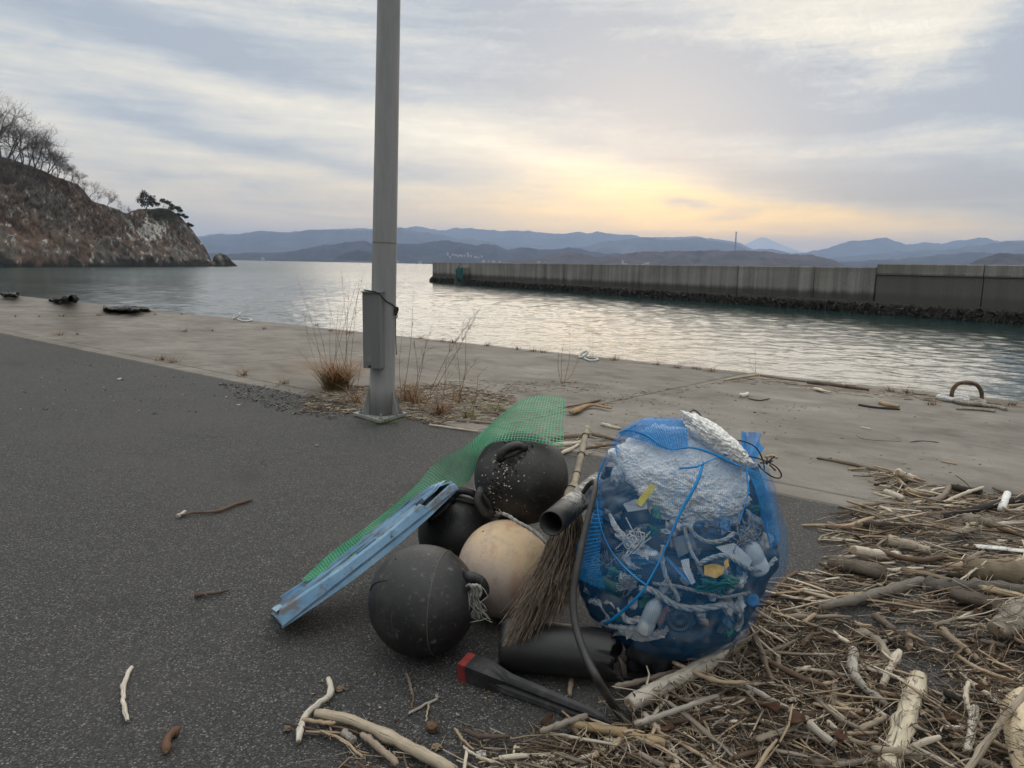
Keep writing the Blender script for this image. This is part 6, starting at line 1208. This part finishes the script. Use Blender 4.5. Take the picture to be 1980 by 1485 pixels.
LV = (.075, .038, .022)
for i, (x, y, h, s, lab) in enumerate([(1058, 1402, .0, .06, 'curled red brown leaf on the asphalt beside the tip of the black stake'), (1290, 1418, .03, .055, 'round brown leaf beside the rotten tan stalk'), (1490, 1380, .05, .09, 'big curled brown leaf in the middle of the front heap'), (1540, 1405, .06, .09, 'dark red brown leaf curled up below the big curled one'), (1625, 1432, .07, .06, 'cupped brown leaf near the lower edge of the front heap'), (1835, 1395, .07, .055, 'brown leaf wedged beside the white birch barked stick'), (1728, 1184, .04, .05, 'crumpled leaf behind the brown ribbed stub'), (1900, 1335, .05, .06, 'red brown leaf lying behind the charred black stick'), (1890, 1190, .06, .05, 'crumpled leaf at the end of the black rotten plank'), (1350, 1402, .03, .045, 'small brown leaf in front of the pale level stick'), (1820, 1222, .03, .05, 'brown leaf near the fibrous tan stalk'), (1640, 1060, .05, .04, 'dark leaf near the left end of the second drift')]):
    leaf(x, y, h, s*.72, i+3, np.array(LV)*RNG.uniform(.6, 1.2), lab)
m = MB(); c = P(836, 1405, .012); m.grid(ball(c, [.020, .018, .014], 22, 14, fn=lambda d: 1+fbm(d*3, 4, 5)*.35), wrap=True); tag(m.build('rusty_lump', M_RUST), 'crumpled rusty brown lump on the asphalt below the front float', 'lump')
for x, y, lab, sz, col in ((657, 1331, 'crumpled dry leaf beside the bleached elbow stick', .013, (.16, .12, .08)), (930, 1458, 'crushed white paper cup scrap at the near middle edge', .017, (.5, .47, .43)), (845, 1444, 'dry brown crumpled leaf near the lower middle edge', .014, (.2, .15, .1)), (556, 1408, 'dry crumpled leaf at the end of the dark straight twig', .011, (.15, .12, .09)), (613, 861, 'small pale scrap out on the asphalt in front of the pole', .012, (.33, .27, .2))):
    m = MB(); m.grid(ball(P(x, y, sz*.4), [sz, sz*.8, sz*.5], 14, 9, fn=lambda d: 1+fbm(d*3, 3, int(x))*.5), wrap=True, tone=np.array(col)); tag(m.build('crumpled_scrap', M_LEAF, smooth=False), lab, 'scrap')
M_FOAMT = simple('white_foam_tube', (.7, .7, .68), .8, .12, 30); a, b_ = P(1948, 955, .06), P(1936, 985, .03); m = MB(); m.tube([a, (a+b_)/2, b_], .022, 14); tag(m.build('foam_tube', M_FOAMT), 'white foam tube stuck upright in the upper drift behind the charred branch', 'foam tube')

# ================================================================== QUAY EDGE: mooring gear, heaps, weeds
c0, c1 = P(1839, 776), P(1897, 778); top = P(1866, 776) + np.array([0, 0, .285]); rt = thing('mooring_ring', (c0+c1)/2, 'rusty iron mooring hoop standing up from the quay coping', 'mooring ring'); m = MB()
mv = c1-c0; m.tube(spline([c0-np.array([0, 0, .05]), c0+np.array([0, 0, .12]), c0+mv*.10+np.array([0, 0, .20]), c0+mv*.3+np.array([0, 0, .235]), c0+mv*.72+np.array([0, 0, .225]), c1-mv*.06+np.array([0, 0, .15]), c1+np.array([0, 0, .06]), c1-np.array([0, 0, .05])], 40), .024, 12); m.build('hoop', M_RUST, rt)
m = MB(); q = P(1895, 782, .02); m.tube([P(1880, 780, .03), q, P(1935, 785, .02)], [.03, .045, .02], 8); m.build('base_bar', M_RUST, rt)
M_ROPED = simple('dirty_rope', (.26, .235, .2), .95, .4, 40); rgq = np.random.default_rng(17)
def coil(cx, cy, rx, n, r, mat, label, name='rope_coil', sq=1.0, seed=1):
    rg = np.random.default_rng(seed); c = P(cx, cy); dep = PX(c)[2]; R = rx*dep/FPX; pts = []
    for k in range(n*14): a = k/14*2*math.pi; rr_ = R*(1 - .25*k/(n*14) + .1*math.sin(a*.37+seed)); pts.append([c[0]+rr_*math.cos(a)+rg.normal()*R*.03, c[1]+rr_*math.sin(a)*sq+rg.normal()*R*.03, r + .012*(k//14) + abs(rg.normal())*r*.3])
    pts = np.array(pts); pts[:, 2] += gpl(pts); m = MB(); m.tube(spline(pts, n*40), r, 7); tag(m.build(name, mat), label, 'rope'); return m
coil(1842, 776, 28, 3, .022, M_ROPEW, 'thick pale rope coiled round the foot of the iron hoop', seed=3); coil(1875, 783, 26, 3, .024, M_ROPED, 'dirty rope bundle lying just in front of the iron hoop', seed=4)
m = MB(); m.tube(spline([P(1870, 776, .03), P(1900, 783, .03), P(1930, 787, .02), P(1945, 792, .02)], 30), .022, 7); m.tube(spline([P(1850, 790, .02), P(1885, 791, .02), P(1925, 795, .02)], 20), .016, 6); tag(m.build('rope', M_ROPED), 'dirty rope trailing away along the coping from the iron hoop', 'rope')
def hoop_white(x, y, s, label):
    c = P(x, y); dep = PX(c)[2]; k = dep/FPX*s; root = thing('mooring_ring', c, label, 'mooring ring'); m = MB(); m.tube([c + np.array([math.cos(a)*k*8, math.sin(a)*k*8*.5, k*9+math.sin(a+1)*k*6]) for a in np.linspace(0, 6.4, 24)], k*2.4, 8); m.build('hoop', M_ROPEW, root); m = MB(); m.tube(spline([c+np.array([0, 0, k*2]), P(x+14, y+3, .03), P(x+28, y+1, .03), P(x+22, y-2, .03), c+np.array([0, .1, k*2])], 24), k*1.9, 7); m.build('mooring_loop', M_ROPEW, root)
hoop_white(1128, 694, 1.0, 'white painted mooring ring at the quay edge behind the pile'); hoop_white(458, 618, .8, 'white painted mooring ring at the quay edge to the left of the pole')
M_KELP = simple('black_net_heap', (.014, .014, .015), .6, .3, 20)
def heap(x0, x1, y, n, hgt, label, seed, r=.03):
    m = MB(); rg = np.random.default_rng(seed)
    for _ in range(n):
        cx_ = rg.uniform(x0, x1); hw_ = (x1-x0)*.16; pts = [P(min(x1, max(x0, cx_+rg.normal()*hw_)), y+rg.normal()*1.6, abs(rg.normal())*hgt*(.4+.6*math.sin(math.pi*min(1, max(0, (cx_-x0)/(x1-x0))))) + .03) for _k in range(5)]; m.tube(spline(pts, 16), r*rg.uniform(.5, 1.2), 5)
    tag(m.build('net_heap', M_KELP), label, 'heap')
heap(96, 128, 580, 14, .1, 'flat tangle of black rope on the quay at the left', 1); heap(122, 145, 578, 30, .3, 'taller bundle of black rope beside the flat tangle on the quay', 2, .06); heap(202, 285, 597, 46, .09, 'long flat black rope heap on the quay between the tangle and the pole', 3, .035); heap(2, 34, 569, 10, .2, 'small dark rope heap at the picture edge on the quay', 4, .05)
m = MB(); m.tube([P(268, 597, .05), P(292, 600, .05)], .05, 7); tag(m.build('white_pipe', M_ROPEW), 'short white pipe end at the tip of the long flat heap', 'pipe')

M_STRAW = m_tone('dry_grass', .9, 30, .4, .2, .002, .3)
def blades(m, c, n, L, spread, rg, w=.0022, tone=(.30, .19, .10), droop=.5, segs=5, green=0):
    for _ in range(n):
        a = rg.uniform(0, 6.283); o = c + np.array([rg.normal(), rg.normal(), 0])*spread*.22; o[2] = gz(o[0], o[1]); l = L*rg.uniform(.45, 1.1); d = np.array([math.cos(a), math.sin(a), 0]); lean = rg.uniform(.1, 1)*spread/L*2.2; pts = []
        for k in range(segs): f = k/(segs-1); pts.append(o + d*l*(lean*f*1.1 + droop*rg.uniform(.8, 1.2)*f**3*.45) + np.array([0, 0, l*(f - droop*f**3*.5)]))
        p_ = np.array(pts); s = np.cross(d, [0, 0, 1.0])*w; ww = np.linspace(1, .15, segs)[:, None]; tn = np.array(tone)*rg.uniform(.6, 1.25); tt = np.tile(tn, (segs*2, 1))
        if green: f = np.repeat(np.linspace(1, 0, segs)**2, 2)[:, None]*green; tt = tt*(1-f) + np.array((.09, .12, .035))*f
        m.grid(np.stack([p_-s*ww, p_+s*ww], 1), tone=tt)
def stalk(m, c, tip, rg, head=0, tone=(.2, .14, .09), r=.0022, side=.08):
    p_ = spline([c, c+(tip-c)*.5 + rg.normal(size=3)*.03, tip], 10); m.tube(p_, np.linspace(r, r*.35, 10), 4, cap=False, tone=np.array(tone))
    for k in range(head):
        f = rg.uniform(.5, 1); i = int(f*9); q = p_[i]; d = (p_[min(9, i+1)]-p_[max(0, i-1)]); d = d/np.linalg.norm(d)*side*rg.uniform(.5, 1.2) + np.array([rg.normal(), rg.normal(), rg.normal()*.5])*side*.4 - np.array([0, 0, side*.12])
        e = spline([q, q+d*.5+np.array([0, 0, .01]), q+d], 5); m.tube(e, np.linspace(r*.5, r*.3, 5), 3, cap=False, tone=np.array(tone)*1.1)
        for z in range(3): j = e[2+z % 3]; m.tube([j, j+d*.12+rg.normal(size=3)*.004], [.0022, .0008], 3, cap=False, tone=np.array(tone)*1.2)
def T(x, y, base): dep = PX(base)[2]; return D(x, y, dep)
rg = np.random.default_rng(41)
c = P(650, 753); r = thing('grass_tussock', c, 'thick russet grass tussock with tall thin stalks to the left of the pole', 'grass tussock'); m = MB(); blades(m, c, 620, .62, .30, rg, .003, (.30, .155, .08), 1.0, 7, .7); m.build('blades', M_STRAW, r, kind='stuff')
for (tx, ty, hd) in ((574, 533, 1), (660, 520, 1), (695, 530, 6), (676, 536, 5), (690, 545, 4), (640, 600, 0), (584, 590, 2), (600, 575, 2), (655, 590, 0), (704, 525, 3), (670, 560, 3), (592, 640, 1), (572, 672, 1), (628, 560, 0)):
    m = MB(); b0 = P(rg.uniform(630, 680), 753); stalk(m, b0, T(tx, ty, b0), rg, hd, (.22, .16, .11), .0032, .08); m.build('stalk', M_STRAW, r)
def weed(x, y, tips, nb, L, label, tone=(.25, .16, .09), spread=.1, green=0.0, head=6, side=.09):
    c = P(x, y); r = thing('dry_weed', c, label, 'weed'); 
    if nb: m = MB(); blades(m, c, int(nb*.7), L*1.15, spread*1.9, rg, .003, tone, .7, 5, green); m.build('blades', M_STRAW, r, kind='stuff')
    for (tx, ty) in tips: m = MB(); b0 = c + np.array([rg.normal()*.02, rg.normal()*.02, 0]); stalk(m, b0, T(tx, ty, b0), rg, head, np.array(tone)*.8, .0034, side); m.build('stalk', M_STRAW, r)
weed(820, 795, [(930, 592), (918, 606)], 30, .25, 'tall seeding grass stem leaning out over the water to the right of the pole', head=16, side=.12)
weed(800, 780, [(835, 630), (801, 660), (826, 645)], 130, .3, 'dense tuft of tan grass right beside the pole foot')
weed(780, 775, [(800, 560), (778, 640)], 70, .35, 'slender grass stems rising straight beside the pole', head=3)
weed(885, 775, [(926, 690), (900, 640), (880, 650), (905, 700)], 40, .22, 'open branching weed to the right of the leaning stem', head=5)
weed(850, 802, [(862, 700), (845, 760)], 120, .22, 'bushy brown weed in front of the leaning stem', (.22, .12, .065), head=4)
weed(905, 810, [(925, 720), (945, 745)], 50, .2, 'green and tan weed at the end of the pole litter', (.24, .18, .08), green=.9, head=3)
weed(960, 795, [(995, 740)], 60, .1, 'small green weed beside the edge of the green mesh', (.14, .15, .05), green=1, head=2)
weed(690, 780, [(680, 700), (700, 690)], 90, .25, 'brown grass between the tussock and the pole', head=2)
weed(740, 817, [], 110, .07, 'low green weed growing in front of the pole base plate', (.10, .13, .04), .12, green=1)
weed(1088, 742, [(1090, 660), (1100, 640), (1120, 690), (1080, 680)], 12, .1, 'thin bare branching weed on the concrete behind the green mesh', head=4, side=.06); weed(1146, 690, [(1147, 638), (1140, 650)], 8, .08, 'single thin weed at the quay edge beside the white ring', head=3, side=.05); weed(1460, 722, [(1460, 660), (1452, 690)], 16, .1, 'thin weed standing on the coping behind the bag', head=3, side=.05)
tu = [(30, 613, .5), (75, 613, .5), (120, 612.5, .8), (192, 611, 1), (228, 610, .6), (274, 609, .8), (300, 609, .5), (352, 608.5, .7), (372, 608, .5), (115, 649, .9), (150, 648, .6), (358, 642, .9), (410, 641, .6), (512, 637, .7), (612, 631, 1), (640, 641, .8), (675, 645, 1), (312, 697, .8), (336, 701, 1), (470, 727, 1), (548, 743, .8), (815, 655, 1), (855, 660, .8), (875, 663, .8), (942, 669, 1), (1000, 676, .8), (1030, 680, 1), (1052, 682, .8), (1190, 697, 1), (1270, 706, .7), (1310, 712, .9), (1345, 714, .9), (1375, 719, .9), (1720, 757, .9), (1755, 761, .9), (1800, 783, .8), (1955, 785, .8)]
TC = {}
for i, (x, y, s) in enumerate(sorted(tu)):
    m = MB(); c = P(x, y); blades(m, c, int(34*s), .09*s+.05, .16*s, rg, .004, (.2, .13, .08), .4, 4); s_, t_ = (c[:2]-A0)@EV, (c[:2]-A0)@NV
    wh = 'at the quay edge' if t_ > 5.3 else 'along the asphalt edge' if t_ < .5 else 'in an apron joint'; o = m.build('weed_tuft', M_STRAW, loc=c)
    TC[wh] = TC.get(wh, 0)+1
    tag(o, '%s brown weed tuft, %s of those %s counted from the far left' % ('small' if s < .75 else 'bushy', ORD[TC[wh]-1], wh), 'weed', 'dry weed tufts ' + wh)
